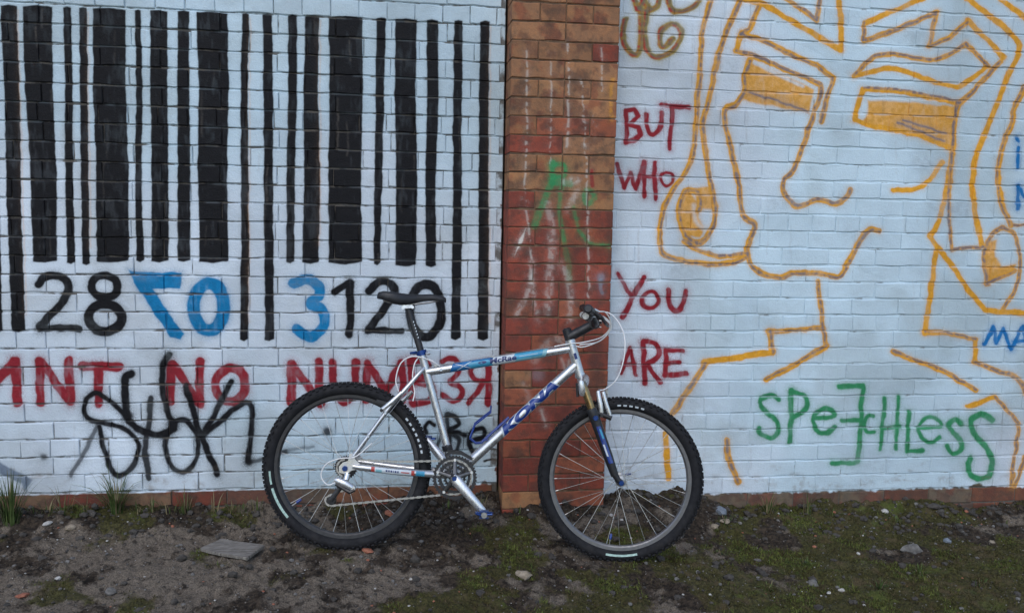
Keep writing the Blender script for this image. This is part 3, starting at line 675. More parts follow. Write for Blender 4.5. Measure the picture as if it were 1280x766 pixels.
soil = k.mix(k.ramp(f1, 0.32, 0.68), (0.013, 0.0098, 0.0072), (0.068, 0.050, 0.035))
sand = k.mix(k.ramp(f2, 0.3, 0.7), (0.074, 0.058, 0.043), (0.215, 0.176, 0.136))
c = k.mix(k.ramp(k.math('ADD', k.math('MULTIPLY', sc_.outputs[1], 0.42), k.math('ADD', k.math('MULTIPLY', f4, 0.45), k.math('MULTIPLY', f6, 0.35))), 0.46, 0.74), soil, sand)
c = k.mix(k.ramp(f4, 0.36, 0.46, 0.75, 0), c, (0.014, 0.011, 0.009))  # dark soil blotches, their colour also standing in for shade in small hollows
moss = k.mix(k.ramp(f6, 0.3, 0.72), (0.020, 0.020, 0.008), (0.085, 0.078, 0.022))
moss = k.mix(k.ramp(f3, 0.5, 0.64, 0, 0.8), moss, k.mix(f2, (0.06, 0.042, 0.018), (0.11, 0.085, 0.045)))
moss = k.mix(k.ramp(f5, 0.54, 0.68, 0, 0.8), moss, k.mix(f6, (0.035, 0.055, 0.012), (0.11, 0.13, 0.025)))
c = k.mix(k.ramp(k.math('ADD', k.math('MULTIPLY', sc_.outputs[0], 0.55), k.math('ADD', k.math('MULTIPLY', f4, 0.35), k.math('MULTIPLY', f6, 0.35))), 0.52, 0.74, 0, 0.9), c, moss)
vor = k.n('ShaderNodeTexVoronoi'); vor.inputs['Scale'].default_value = 75; k.l(p, vor.inputs['Vector'])
vs_ = k.n('ShaderNodeSeparateColor'); k.l(vor.outputs['Color'], vs_.inputs[0])
grit = k.math('MULTIPLY', k.ramp(vor.outputs['Distance'], 0.18, 0.32, 1, 0), k.ramp(vs_.outputs[0], 0.80, 0.86))
c = k.mix(grit, c, k.mix(vs_.outputs[1], (0.10, 0.082, 0.068), (0.30, 0.27, 0.24)))
k.l(c, k.b.inputs['Base Color']); k.b.inputs['Roughness'].default_value = 0.96; k.b.inputs['Specular IOR Level'].default_value = 0.2
k.bump(k.math('ADD', k.math('ADD', f1, k.math('MULTIPLY', f2, 0.6)), k.math('MULTIPLY', grit, 0.6)), 0.9, 0.008)
gm.materials.append(k.m)
ground = link('ground', gm, None, 'structure')

def ground_at(px, py):
    d = ray(px, py); t = 2.0
    lo, hi = 0.5, 12.0
    for _ in range(40):
        t = (lo + hi) / 2; P = CAM + d * t
        if P[2] > float(ground_h(P[0], P[1])): lo = t
        else: hi = t
    return CAM + d * t

# ------------------------------------------------------------------ bicycle
M_SILVER = simple('brushed_silver_frame', (0.56, 0.57, 0.585), 0.30, 0.8, 0.04, 30, dirt=0.06)
M_CHROME = simple('polished_metal', (0.68, 0.69, 0.70), 0.32, 0.8, 0.05, 60, dirt=0.08)
M_STEEL = simple('dull_steel', (0.36, 0.36, 0.36), 0.38, 0.9, 0.15, 90, dirt=0.3)
M_SPOKE = simple('spoke_steel', (0.50, 0.50, 0.49), 0.35, 0.8, 0.08, 90)
M_GUN = simple('gunmetal', (0.11, 0.11, 0.115), 0.35, 0.8, 0.15, 90, dirt=0.2)
M_DARK = simple('black_metal', (0.022, 0.022, 0.025), 0.42, 0.2, 0.2, 60, dirt=0.12)
M_PLASTIC = simple('black_plastic', (0.016, 0.016, 0.018), 0.45, 0.0, 0.2, 80, bump=0.1)
M_VINYL = simple('black_vinyl', (0.014, 0.014, 0.017), 0.5, 0.0, 0.2, 70, bump=0.15)
M_RUBBER = simple('tyre_rubber', (0.013, 0.013, 0.015), 0.75, 0.0, 0.25, 40, bump=0.25, dirt=0.10)
M_BLUE = simple('blue_anodised', (0.010, 0.045, 0.19), 0.3, 0.45, 0.1, 60)
M_BLUEPAINT = simple('blue_enamel', (0.008, 0.035, 0.20), 0.3, 0.0, 0.1, 50, coat=0.4)
M_DBLUE = simple('dark_blue_print', (0.012, 0.025, 0.12), 0.4, 0.0, 0.1, 50)
M_CYAN = simple('cyan_decal', (0.04, 0.27, 0.43), 0.35, 0.0, 0.15, 25)
M_MIDBLUE = simple('mid_blue_decal', (0.010, 0.135, 0.35), 0.35, 0.0, 0.15, 25)
M_AQUA = simple('pale_aqua_decal', (0.20, 0.42, 0.48), 0.35, 0.0, 0.12, 25)
M_PALE = simple('pale_decal', (0.52, 0.57, 0.60), 0.4, 0.0, 0.06, 25)
M_REDDEC = simple('red_decal', (0.40, 0.05, 0.04), 0.4, 0.0, 0.08, 25)
M_WHITE = simple('white_cable_housing', (0.72, 0.72, 0.71), 0.45, 0.0, 0.06, 40)
M_GOLD = simple('bronze_stanchion', (0.30, 0.21, 0.10), 0.25, 0.85, 0.1, 50)
M_RIMB = simple('black_rim', (0.045, 0.045, 0.048), 0.4, 0.6, 0.15, 60, dirt=0.15)
M_RIMS = simple('grey_rim', (0.17, 0.17, 0.175), 0.42, 0.75, 0.08, 60, dirt=0.2)
M_LABEL = simple('worn_mint_tyre_print', (0.36, 0.50, 0.44), 0.6, 0.0, 0.25, 120)
M_RUBBER.node_tree.nodes['Principled BSDF'].inputs['Specular IOR Level'].default_value = 0.25
M_CHAIN = simple('chain_steel', (0.40, 0.39, 0.37), 0.4, 0.85, 0.25, 200, dirt=0.35)

bike = empty('bicycle', tuple(BO)); tag(bike, 'silver and blue mountain bicycle leaning on the brick pillar', 'bicycle')
bike.matrix_world = Matrix(((BX[0], BY[0], BV[0], BO[0]), (BX[1], BY[1], BV[1], BO[1]), (BX[2], BY[2], BV[2], BO[2]), (0, 0, 0, 1)))
STEER = math.radians(6)
def V3(x, z, n=0.0): return Vector((x, -n, z))           # n: towards the viewer (the chain side)
BBK, STT, TTL, TTR = V3(.43, .318), V3(.268, .80), V3(.293, .725), V3(.868, .850)
HTT, HTB, DTT = V3(.864, .880), V3(.912, .745), V3(.893, .786)
RA, FA = V3(0, .335), V3(WB, .335)

fr = MB()
fr.tube([BBK, STT], 0.0158, 18); fr.tube([TTL, TTR], 0.0165, 20); fr.tube([BBK, DTT], 0.0195, 20)
fr.tube([HTT, HTB], 0.0195, 20); fr.tube([V3(.43, .318, .036), V3(.43, .318, -.036)], 0.022, 20)
for e in (HTT, HTB):
    d = (HTB - HTT).normalized(); fr.tube([e - d * 0.006, e + d * 0.006], 0.0215, 20)
for s in (1, -1):
    fr.tube([V3(.284, .742, .008 * s), V3(.262, .715, .032 * s), V3(.16, .585, .046 * s), V3(.03, .385, .062 * s)], [.0085, .0085, .0085, .0075], 12)
    fr.tube([V3(.40, .322, .024 * s), V3(.34, .326, .040 * s), V3(.20, .332, .056 * s), V3(.055, .343, .064 * s), V3(.03, .346, .065 * s)], [.014, .0145, .0135, .0125, .010], 14)
    fr.prism([(-.022, .318), (.006, .312), (.028, .330), (.060, .335), (.062, .352), (.038, .372), (.030, .396), (.014, .392), (.010, .365), (-.010, .358), (-.024, .342)], -.062 * s - .003, -.062 * s + .003)
fr.tube([V3(.20, .64, .045), V3(.20, .64, -.045)], 0.006, 10)
frame = fr.build('frame', M_SILVER, bike, 35)
# weld-on cable stops and a round head badge on the top tube
for t in (.06, .45, .97):
    q = TTL.lerp(TTR, t); MB().box(q + Vector((0, -.006, .020)), (.014, .008, .008)).build('cable_stop', M_STEEL, frame, None)
MB().lathe([(0, -.0015), (.006, -.0015), (.0065, 0), (.0065, .003)], TTL.lerp(TTR, .10) + Vector((0, -.0172, 0)), 18).build('round_badge', M_PALE, frame, 40)

def wrap_mesh(mb_or_mesh, p0, p1, r, off):
    """lay a flat (s, h) shape on the viewer's side of a tube from p0 to p1"""
    d = (p1 - p0).normalized(); e = Vector((-d.z, 0, d.x)); n = Vector((0, -1, 0))
    for v in mb_or_mesh.vertices:
        s, h = v.co.x, v.co.y; a = h / r
        v.co = p0 + d * s + e * (math.sin(a) * (r + off)) + n * (math.cos(a) * (r + off))
def band(name, p0, p1, r, off, s0, s1, h0, h1, mat, parent, skew=0.0, ns=10, nh=8):
    mb = MB(); vs, fs = [], []
    for i in range(ns + 1):
        for j in range(nh + 1):
            h = h0 + (h1 - h0) * j / nh
            vs.append((s0 + (s1 - s0) * i / ns + skew * h, h, 0))
    for i in range(ns):
        for j in range(nh): fs.append((i * (nh + 1) + j, (i + 1) * (nh + 1) + j, (i + 1) * (nh + 1) + j + 1, i * (nh + 1) + j + 1))
    mb.add(vs, fs); m = mb.mesh(name, 60); wrap_mesh(m, p0, p1, r, off); m.materials.append(mat); return link(name, m, parent)
def lettering(name, text, p0, p1, r, off, s0, length, hc, height, mat, parent, bold=0.0, shear=0.0, curve_fit=True):
    cu = bpy.data.curves.new(name, 'FONT'); cu.body = text; cu.size = 1.0; cu.offset = bold; cu.shear = shear; cu.resolution_u = 4
    o = bpy.data.objects.new(name, cu); COL.objects.link(o)
    bpy.context.view_layer.update()
    m = bpy.data.meshes.new_from_object(o.evaluated_get(bpy.context.evaluated_depsgraph_get()))
    bpy.data.objects.remove(o); bpy.data.curves.remove(cu)
    X = [v.co.x for v in m.vertices]; Y = [v.co.y for v in m.vertices]
    ax, bx_, ay, by_ = min(X), max(X), min(Y), max(Y)
    for v in m.vertices:
        v.co = Vector((s0 + (v.co.x - ax) / (bx_ - ax) * length, hc + ((v.co.y - ay) / (by_ - ay) - 0.5) * height, 0))
    bm = bmesh.new(); bm.from_mesh(m)
    for kk in range(1, 8):
        bmesh.ops.bisect_plane(bm, geom=bm.verts[:] + bm.edges[:] + bm.faces[:], plane_co=(0, hc - height / 2 + height * kk / 8, 0), plane_no=(0, 1, 0))
    bm.to_mesh(m); bm.free()
    wrap_mesh(m, p0, p1, r, off); m.materials.clear(); m.materials.append(mat); m.name = name
    return link(name, m, parent)
TL = (TTR - TTL).length
r_ = 0.0165
band('decal_band', TTL, TTR, r_, .0004, .17 * TL, .45 * TL, -.023, .026, M_MIDBLUE, frame, 0.5)
band('decal_band', TTL, TTR, r_, .0007, .29 * TL, .44 * TL, -.020, .012, M_CYAN, frame, -0.6)
band('decal_band', TTL, TTR, r_, .0004, .45 * TL, .62 * TL, -.023, .026, M_PALE, frame, 0.5)
band('decal_band', TTL, TTR, r_, .0007, .60 * TL, .80 * TL, -.006, .021, M_CYAN, frame, 0.4)
band('decal_band', TTL, TTR, r_, .0004, .62 * TL, .83 * TL, -.023, .026, M_AQUA, frame, 0.5)
for sk in (2.3, -2.3):
    band('white_cross_stroke', TTL, TTR, r_, .0011, .255 * TL - .0035, .255 * TL + .0035, -.012, .014, M_PALE, frame, sk)
_ov = MB(); _a = np.linspace(0, 2 * math.pi, 21)[:-1]
_ov.add([(.385 * TL + .017 * math.cos(t), .003 + .0055 * math.sin(t), 0) for t in _a], [tuple(range(20))])
_m = _ov.mesh('oval_badge', None); wrap_mesh(_m, TTL, TTR, r_, .0012); _m.materials.append(M_DBLUE); link('oval_badge', _m, frame)
lettering('top_tube_lettering', 'McRae', TTL, TTR, r_, .0011, .435 * TL, .185 * TL, .003, .021, M_DBLUE, frame, 0.035, 0.15)
band('small_print_line', TTL, TTR, r_, .0011, .64 * TL, .77 * TL, .002, .0035, M_PALE, frame)
DL = (DTT - BBK).length
lettering('down_tube_outline', 'KONA', BBK, DTT, .0195, .0004, .372 * DL,   .472 * DL, .002, .050, M_PALE, frame, 0.085, 0.25)
lettering('down_tube_lettering', 'KONA', BBK, DTT, .0195, .0011, .385 * DL, .45 * DL, .002, .041, M_BLUEPAINT, frame, 0.065, 0.25)
band('head_badge', HTT, HTB, .0195, .0006, .05, .075, -.004, .008, M_DBLUE, frame)
# chain stay sticker
CS0, CS1 = V3(.055, .343, .064), V3(.40, .322, .024)
_st = MB()
def stay_patch(name, a, b, mat, lo=-.010, hi=.010, off=.0006):
    p = [V3(.055, .343, .064), V3(.20, .332, .056), V3(.34, .326, .040), V3(.40, .322, .024)]
    L = [0, .1456, .286]
    def P(s):
        for i in range(3):
            q = (p[i + 1] - p[i]).length
            if s <= q or i == 2: return p[i].lerp(p[i + 1], s / q)
            s -= q
    mb = MB(); vs, fs = [], []
    for i in range(7):
        c = P(a + (b - a) * i / 6); rr = .0125 + .002 * min(1, c.x / .3)
        for j in range(7):
            h = lo + (hi - lo) * j / 6; an = h / rr
            vs.append(c + Vector((0, -math.cos(an) * (rr + off), math.sin(an) * (rr + off))))
    for i in range(6):
        for j in range(6): fs.append((i * 7 + j, (i + 1) * 7 + j, (i + 1) * 7 + j + 1, i * 7 + j + 1))
    mb.add(vs, fs); mb.build(name, mat, frame, 60)
stay_patch('stay_sticker', .062, .205, M_PALE)
stay_patch('stay_sticker_tip', .048, .062, M_REDDEC); stay_patch('stay_sticker_tip', .205, .218, M_REDDEC); stay_patch('stay_sticker_block', .224, .258, M_CYAN)
stay_patch('stay_sticker_block', .066, .09, M_AQUA, -.009, .002, .001)
for k_, (a, b) in enumerate([(.105, .112), (.115, .121), (.124, .131), (.134, .137), (.140, .147), (.150, .156)]): stay_patch('stay_letter', a, b, M_DBLUE, -.003, .004, .001)
stay_patch('stay_sticker_line', .165, .198, M_REDDEC, -.002, .002, .001)

def wheel(name_c, rim_mat, rimw, label_angles, n_off):
    hub = MB()
    hub.lathe([(0, -.052), (.006, -.052), (.006, -.040), (.021, -.036), (.022, -.033), (.012, -.029), (.0105, 0), (.012, .029), (.022, .033), (.021, .036), (.006, .040), (.006, .052), (0, .052)], (0, 0, 0), 24)
    w = hub.build('wheel', M_STEEL, bike, 30); w.location = name_c
    ty = MB(); prof = []
    for i in range(17):                               # the carcass, bead to bead
        t = math.radians(-128 + 256 * i / 16); prof.append((.3065 + .0235 * math.cos(t), .0245 * math.sin(t)))
    ty.lathe(prof + [(.284, .0125), (.284, -.0125)], (0, 0, 0), 96, True)
    tyre = ty.build('tyre', M_RUBBER, w, 50)
    kn = MB()
    NK = 66
    for i in range(NK):
        for ph, lat, wx, wy, hh in ((0, 0, .011, .012, .006), (.5, .0125, .012, .009, .0068), (.5, -.0125, .012, .009, .0068), (0, .0205, .010, .0075, .0075), (0, -.0205, .010, .0075, .0075)):
            t = 2 * math.pi * (i + ph) / NK; b = lat / .0245; b = math.asin(max(-1, min(1, b)))
            rad = .3065 + .0235 * math.cos(b); nr = Vector((math.cos(b), math.sin(b)))
            rot = Matrix.Rotation(-t, 3, 'Y') @ Matrix.Rotation(b, 3, 'Z')
            c = Vector((math.cos(t) * (rad + nr.x * hh * .3), lat + nr.y * hh * .3, math.sin(t) * (rad + nr.x * hh * .3)))
            kn.box(c, (hh, wy, wx), rot)
    kn.build('tread', M_RUBBER, w, None, 'stuff')
    ri = MB(); ri.lathe([(.266, -.004), (.2675, -.009), (.2725, -.0125), (.2885, -.0135), (.2885, -.0105), (.276, -.009), (.276, .009), (.2885, .0105), (.2885, .0135), (.2725, .0125), (.2675, .009), (.266, .004)], (0, 0, 0), 96, True)
    ri.build('rim', rim_mat, w, 30)
    sm = None
    for i in range(32):
        side = 1 if i % 2 else -1; q = i // 2
        tr = 2 * math.pi * i / 32 + .05; th = tr + (1 if q % 2 else -1) * math.radians(62)
        a = Vector((.020 * math.cos(th), side * .0345, .020 * math.sin(th))); b = Vector((.267 * math.cos(tr), side * .004, .267 * math.sin(tr)))
        m = MB().tube([a, b], .0010, 5).mesh('spoke', 60); m.materials.append(M_SPOKE); link('spoke', m, w)
        MB().tube([b, b + (a - b).normalized() * .014], .0018, 6).build('spoke_nipple', M_STEEL, w, 50)
    for t0, t1, rr0, rr1, mt in label_angles:          # print on the sidewall
        mb = MB(); vs, fs = [], []; n = max(2, int(abs(t1 - t0) / 2.5))
        for i in range(n + 1):
            t = math.radians(t0 + (t1 - t0) * i / n)
            for rr in (rr0, rr1):
                b = math.acos(max(-1, min(1, (rr - .3065) / .0235))); y = -.0245 * math.sin(b) - .0007
                vs.append((rr * math.cos(t), y, rr * math.sin(t)))
        for i in range(n): fs.append((2 * i, 2 * i + 2, 2 * i + 3, 2 * i + 1))
        mb.add(vs, fs); mb.build('sidewall_print', mt, w, 60)
    return w
rear_lab = [(212, 226, .292, .302, M_LABEL), (190, 208, .294, .301, M_LABEL)] + [(a, a + 2.2, .296, .305, M_PALE) for a in (14, 20, 26, 32, 38, 44)]
rear_lab = [(186, 196, .297, .304, M_LABEL), (199, 224, .296, .305, M_LABEL)] + [(a, a + 2.4, .298, .306, M_PALE) for a in (13, 17.5, 22, 26.5, 31, 35.5, 40)]
front_lab = [(262, 286, .2975, .3055, M_LABEL)] + [(a, a + 2.6, .298, .305, M_PALE) for a in (75, 79.5, 84, 88.5, 93)]
wr = wheel(RA, M_RIMB, 0, rear_lab, 1); wf = wheel(FA, M_RIMS, 0, front_lab, 1)
for w, ang in ((wr, 219), (wf, 264)):
    t = math.radians(ang); d = Vector((math.cos(t), 0, math.sin(t)))
    MB().tube([d * .268, d * .240], .003, 8).build('valve', M_STEEL, w, 40)
    MB().tube([d * .244, d * .226, d * .222], [.0058, .0058, .003], 10).build('valve_cap', M_BLUEPAINT, w, 40)
# skewers
for c, nn in ((RA, .074), (FA, .078)):
    _sk = MB().lathe([(0, -nn), (.009, -nn), (.011, -nn + .004), (.011, -nn + .012), (.006, -nn + .014)], c, 16).build('skewer_nut', M_BLUE, bike, 40)
    _sk['front'] = c is FA
    q = c + Vector((0, .070, 0)); _sk = MB().tube([q, q + Vector((.01, .008, .0)), q + Vector((.05, .012, .012))], [.008, .006, .004], 8).build('skewer_lever', M_BLUE, bike, 40)
    _sk['front'] = c is FA

# fork
fk = MB(); ax = (HTB - HTT).normalized()
cr = HTB + ax * .028
fk.tube([HTB, cr], .0165, 16)
fk.tube([cr + Vector((0, -.074, -.004)), cr + Vector((.004, -.05, .004)), cr + Vector((.006, 0, .012)), cr + Vector((.004, .05, .004)), cr + Vector((0, .074, -.004))], [.019, .022, .023, .022, .019], 14)
fork = fk.build('fork', M_SILVER, bike, 40)
LT, LB = V3(.922, .718), V3(1.070, .362)
for s in (1, -1):
    o = Vector((0, -.0625 * s, 0)); d = (LB - LT)
    MB().tube([LT + o, LT + o + d * .34], .0155, 16).build('stanchion', M_GOLD, fork, 40)
    MB().tube([LT + o + d * .27, LT + o + d * .30, LT + o + d * .36], [.019, .0215, .020], 16).build('fork_boot', M_PLASTIC, fork, 40)
    lg = MB().tube([LT + o + d * .33, LT + o + d * .42, LT + o + d * .8, LB + o], [.0215, .0205, .019, .0155], 16)
    lg.tube([LB + o - d * .03, LB + o + Vector((.014, 0, -.018)), V3(WB, .335, .0625 * s)], [.014, .012, .012], 12)
    leg = lg.build('lower_leg', M_PLASTIC, fork, 40)
    p0 = LT + o + d * .46; p1 = LT + o + d * .86
    if s == 1:
        band('leg_decal', p0, p1, .0205, .0008, 0.0, (p1 - p0).length, -.006, .012, M_BLUEPAINT, fork, 0.2)
        band('leg_decal_mark', p0, p1, .0205, .0014, .075, .125, -.004, .002, M_PALE, fork, 0.5)
        band('leg_decal_mark', p0, p1, .0205, .0014, .01, .05, .002, .009, M_CYAN, fork, 0.5)
    bo = LT + o + d * .37
    MB().lathe([(0, -.013), (.009, -.013), (.011, -.009), (.011, .002)], bo + Vector((.004, -.012 * s, 0)), 14).build('fork_knob', M_BLUE, fork, 40)
MB().tube([LT + Vector((-.006, -.07, .01)), LT + Vector((.0, -.075, -.03)), LT + Vector((.0, -.07, -.045))], [.012, .014, .010], 12).build('crown_clamp', M_CHROME, fork, 40)
MB().tube([LT + Vector((-.02, -.05, -.0)), LT + Vector((-.016, -.052, -.055))], [.008, .006], 10).build('fork_bolt', M_DARK, fork, 40)
# front and rear rim brakes
def brake(bottom, top, spread, noodle, mat_pad, back=False):
    global last_brake
    root = last_brake = MB().box(bottom + Vector((.0, -.034, .03)), (.05, .010, .012), Matrix.Rotation(.2, 3, 'Y')).build('rim_brake', M_DARK, bike, None)
    for s in (1, -1):
        o = Vector((.036 if s < 0 else 0, -.046 * s, 0)); d = top - bottom
        MB().tube([bottom + o, bottom + o + d * .5 + Vector((.004, -.006 * s, 0)), top + o + Vector((.004, 0.004 * s, 0))], [.0105, .0100, .0085], 10, flat=1.0).build('brake_arm', M_CHROME, root, 40)
        MB().box(bottom + o * .55 + d * .38, (.055, .010, .011), Matrix.Rotation(-.15, 3, 'Y')).build('brake_pad', M_PLASTIC, root, None)
        MB().lathe([(0, -.008), (.006, -.008), (.007, -.004), (.007, .006)], bottom + o + Vector((0, -.008 * s, 0)), 12).build('pivot_bolt', M_DARK, root, 40)
    MB().tube([top + Vector((.004, -.036, .0)), top + Vector((.008, 0, .004)), top + Vector((.02, .036, 0))], .0022, 6).build('brake_wire', M_STEEL, root, 50)
brake(V3(1.005, .594), V3(.982, .690), 0, 0, M_PLASTIC)
last_brake['front'] = True
MB().tube([V3(1.006, .690, .046), V3(1.018, .650, .050), V3(1.040, .592, .046)], [.0075, .0085, .0090], 10).build('brake_lever_arm', M_CHROME, last_brake, 40)
MB().tube([V3(.990, .604, .05), V3(1.045, .586, .05)], [.010, .010], 10).build('brake_pad_holder', M_PLASTIC, last_brake, 40)
brake(V3(.128, .568), V3(.197, .640), 0, 0, M_PLASTIC, True)

# saddle and post
MB().tube([STT - (STT - BBK).normalized() * .02, V3(.205, .975)], .0137, 16).build('seat_post', M_DARK, bike, 40)
_pt = MB()
for t in np.linspace(.35, .7, 6):
    q = STT.lerp(V3(.205, .975), t); _pt.box(q + Vector((.006, -.0137, 0)), (.004, .0015, .006))
_pt.build('post_marks', M_PALE, bike, None)
sc2 = MB(); sc2.tube([STT - (STT - BBK).normalized() * .010, STT + (STT - BBK).normalized() * .010], .0215, 18)
scl = sc2.build('seat_clamp', M_BLUE, bike, 40)
MB().tube([STT + Vector((.022, -.018, .0)), STT + Vector((.032, -.026, .002)), STT + Vector((.036, -.026, .003))], [.007, .008, .004], 10).build('clamp_bolt', M_CHROME, scl, 40)
MB().tube([STT + Vector((-.02, .0, .0)), STT + Vector((-.045, .012, -.004))], [.007, .005], 8).build('clamp_lever', M_BLUE, scl, 40)
hd = MB(); hd.box(V3(.202, .982), (.040, .044, .014), Matrix.Rotation(-.12, 3, 'Y')); hd.box(V3(.200, .994), (.034, .050, .009), Matrix.Rotation(-.12, 3, 'Y'))
hd.tube([V3(.185, .976, .02), V3(.185, .976, -.02)], .007, 10); hd.tube([V3(.222, .981, .02), V3(.222, .981, -.02)], .006, 10)
hd.build('post_head', M_CHROME, bike, 40)
prof = [  # x, half width, top, underside drop at the edge
    (.080, .030, 1.026, .014), (.086, .056, 1.034, .026), (.105, .066, 1.039, .038), (.135, .068, 1.038, .050), (.165, .062, 1.035, .056), (.195, .048, 1.033, .052),
    (.225, .034, 1.033, .040), (.260, .025, 1.035, .028), (.300, .021, 1.037, .022), (.335, .019, 1.034, .019), (.350, .014, 1.028, .014), (.3545, .006, 1.020, .007)]
vs, fs = [], []; NS = 20
for x, w, t, dr in prof:
    for j in range(NS):
        a = 2 * math.pi * j / NS; cx_, sz_ = math.cos(a), math.sin(a)
        if sz_ >= 0: z = t - .006 * abs(cx_) ** 2.5 - (1 - sz_) * .004
        else: z = t - .010 - dr * (abs(cx_) ** .6) * (-sz_) ** .5 * 1.0 if abs(cx_) > .35 else t - .010 - dr * .62
        vs.append((x, w * (abs(cx_) ** .75) * (1 if cx_ > 0 else -1), z))
for i in range(len(prof) - 1):
    for j in range(NS): fs.append((i * NS + j, i * NS + (j + 1) % NS, (i + 1) * NS + (j + 1) % NS, (i + 1) * NS + j))
fs += [tuple(range(NS))[::-1], tuple(range((len(prof) - 1) * NS, len(prof) * NS))]
sad = MB().add(vs, fs).build('saddle', M_VINYL, bike, 60)
for s in (1, -1):
    MB().tube([V3(.105, 1.000, .028 * s), V3(.15, .992, .024 * s), V3(.235, .994, .022 * s), V3(.29, 1.004, .014 * s), V3(.335, 1.018, .006 * s)], .0036, 8).build('saddle_rail', M_STEEL, sad, 50)

# stem, handlebar, levers, grips
stt = HTT - ax * .004
sm_ = MB(); sm_.tube([HTT, HTT - ax * .050], .0185, 16); sm_.tube([HTT - ax * .018, V3(.900, .922), V3(.955, .955)], [.020, .0195, .018], 16)
sm_.tube([V3(.958, .957, .026), V3(.958, .957, -.026)], .0215, 18); sm_.tube([HTT - ax * .050, HTT - ax * .056], [.0185, .012], 16)
stem = sm_.build('stem', M_DARK, bike, 40)
for zz in (.012, -.012): MB().tube([V3(.972, .957 + zz, .018), V3(.985, .957 + zz * 1.1, .018)], .0035, 8).build('stem_bolt', M_STEEL, stem, 40)
hb = [V3(.958, .957, 0)]
def barpts(s): return [V3(.958, .957, .0), V3(.958, .957, .05 * s), V3(.952, .972, .085 * s), V3(.936, .998, .125 * s), V3(.936, 1.004, .165 * s), V3(.928, 1.011, .24 * s), V3(.918, 1.017, .322 * s)]
bar = MB().tube(barpts(-1)[::-1] + barpts(1)[1:], [.0112] * 4 + [.0125, .0155, .0158, .0155, .0125] + [.0112] * 4, 14).build('handlebar', M_DARK, bike, 40)
for s in (1, -1):
    P = barpts(s)
    g = MB(); a, b = P[5] - (P[6] - P[5]) * .55, P[6]
    ts = np.linspace(0, 1, 16); g.tube([a.lerp(b, t) for t in ts], [.0165 if i % 2 else .0152 for i in range(15)] + [.0165], 14)
    g.tube([b, b + (b - a).normalized() * .004], [.017, .012], 14)
    g.build('grip', M_PLASTIC, bar, 30)
    c = P[4]
    MB().tube([c + Vector((0, -.012 * s, 0)), c + Vector((-.003, .014 * s, 0))], .0175, 14).build('lever_clamp', M_DARK, bar, 40)
    ln = MB()
    ln.tube([c + Vector((.012, 0, -.004)), c + Vector((.030, -.012 * s, -.012)), c + Vector((.044, -.024 * s, -.024))], [.009, .010, .008], 10)
    ln.tube([c + Vector((.042, -.020 * s, -.020)), c + Vector((.054, -.05 * s, -.038)), c + Vector((.060, -.09 * s, -.046)), c + Vector((.056, -.13 * s, -.044))], [.0075, .0065, .006, .0055], 10, flat=1.3)
    ln.build('brake_lever', M_PLASTIC, bar, 40)
    sh = MB(); sh.tube([c + Vector((-.004, .035 * s, -.012)), c + Vector((-.010, .0, -.020)), c + Vector((-.010, -.03 * s, -.022))], [.014, .018, .012], 12)
    sh.build('shifter', M_PLASTIC, bar, 40)
    MB().lathe([(0, -.004), (.0125, -.004), (.014, 0), (.0125, .004), (0, .004)], c + Vector((-.022, -.03 * s, -.016)), 18).build('shifter_cap', M_STEEL, bar, 40)
    MB().tube([c + Vector((.012, .012 * s, .010)), c + Vector((.028, .016 * s, .004))], [.007, .005], 10).build('barrel_adjuster', M_CHROME, bar, 40)

# crankset
def ring(r0, r1, y, teeth, th=.0022):
    mb = MB(); n = teeth * 4; vs, fs = [], []
    for i in range(n):
        t = 2 * math.pi * i / n; ro = r1 + (.0024 if i % 4 in (1, 2) else -.002)
        for rr, yy in ((r0, y - th), (ro, y - th), (ro, y + th), (r0, y + th)): vs.append((rr * math.cos(t), yy, rr * math.sin(t)))
    for i in range(n):
        k2 = (i + 1) % n
        for j in range(4): fs.append((i * 4 + j, i * 4 + (j + 1) % 4, k2 * 4 + (j + 1) % 4, k2 * 4 + j))
    return mb.add(vs, fs)
spm = MB(); spm.lathe([(0, -.078), (.010, -.078), (.012, -.074), (.018, -.066), (.022, -.052), (.022, -.036), (0, -.036)], (0, 0, 0), 20)
for i in range(5):
    t = 2 * math.pi * i / 5 + .35; spm.tube([Vector((.015 * math.cos(t), -.060, .015 * math.sin(t))), Vector((.068 * math.cos(t), -.051, .068 * math.sin(t)))], [.010, .007], 8, flat=.7)
cs = spm.build('crankset', M_GUN, bike, 40); cs.location = V3(.43, .318)
ring(.073, .086, -.050, 42).build('chainring', M_DARK, cs, 30); ring(.052, .066, -.043, 32).build('chainring', M_DARK, cs, 30); ring(.034, .044, -.036, 22).build('chainring', M_DARK, cs, 30)
for i in range(5):
    t = 2 * math.pi * i / 5 + .35
    MB().lathe([(0, -.058), (.0055, -.058), (.0065, -.055), (.0065, -.046)], (.070 * math.cos(t), 0, .070 * math.sin(t)), 10).build('chainring_bolt', M_CHROME, cs, 40)
CA = Vector((.122, 0, -.124))
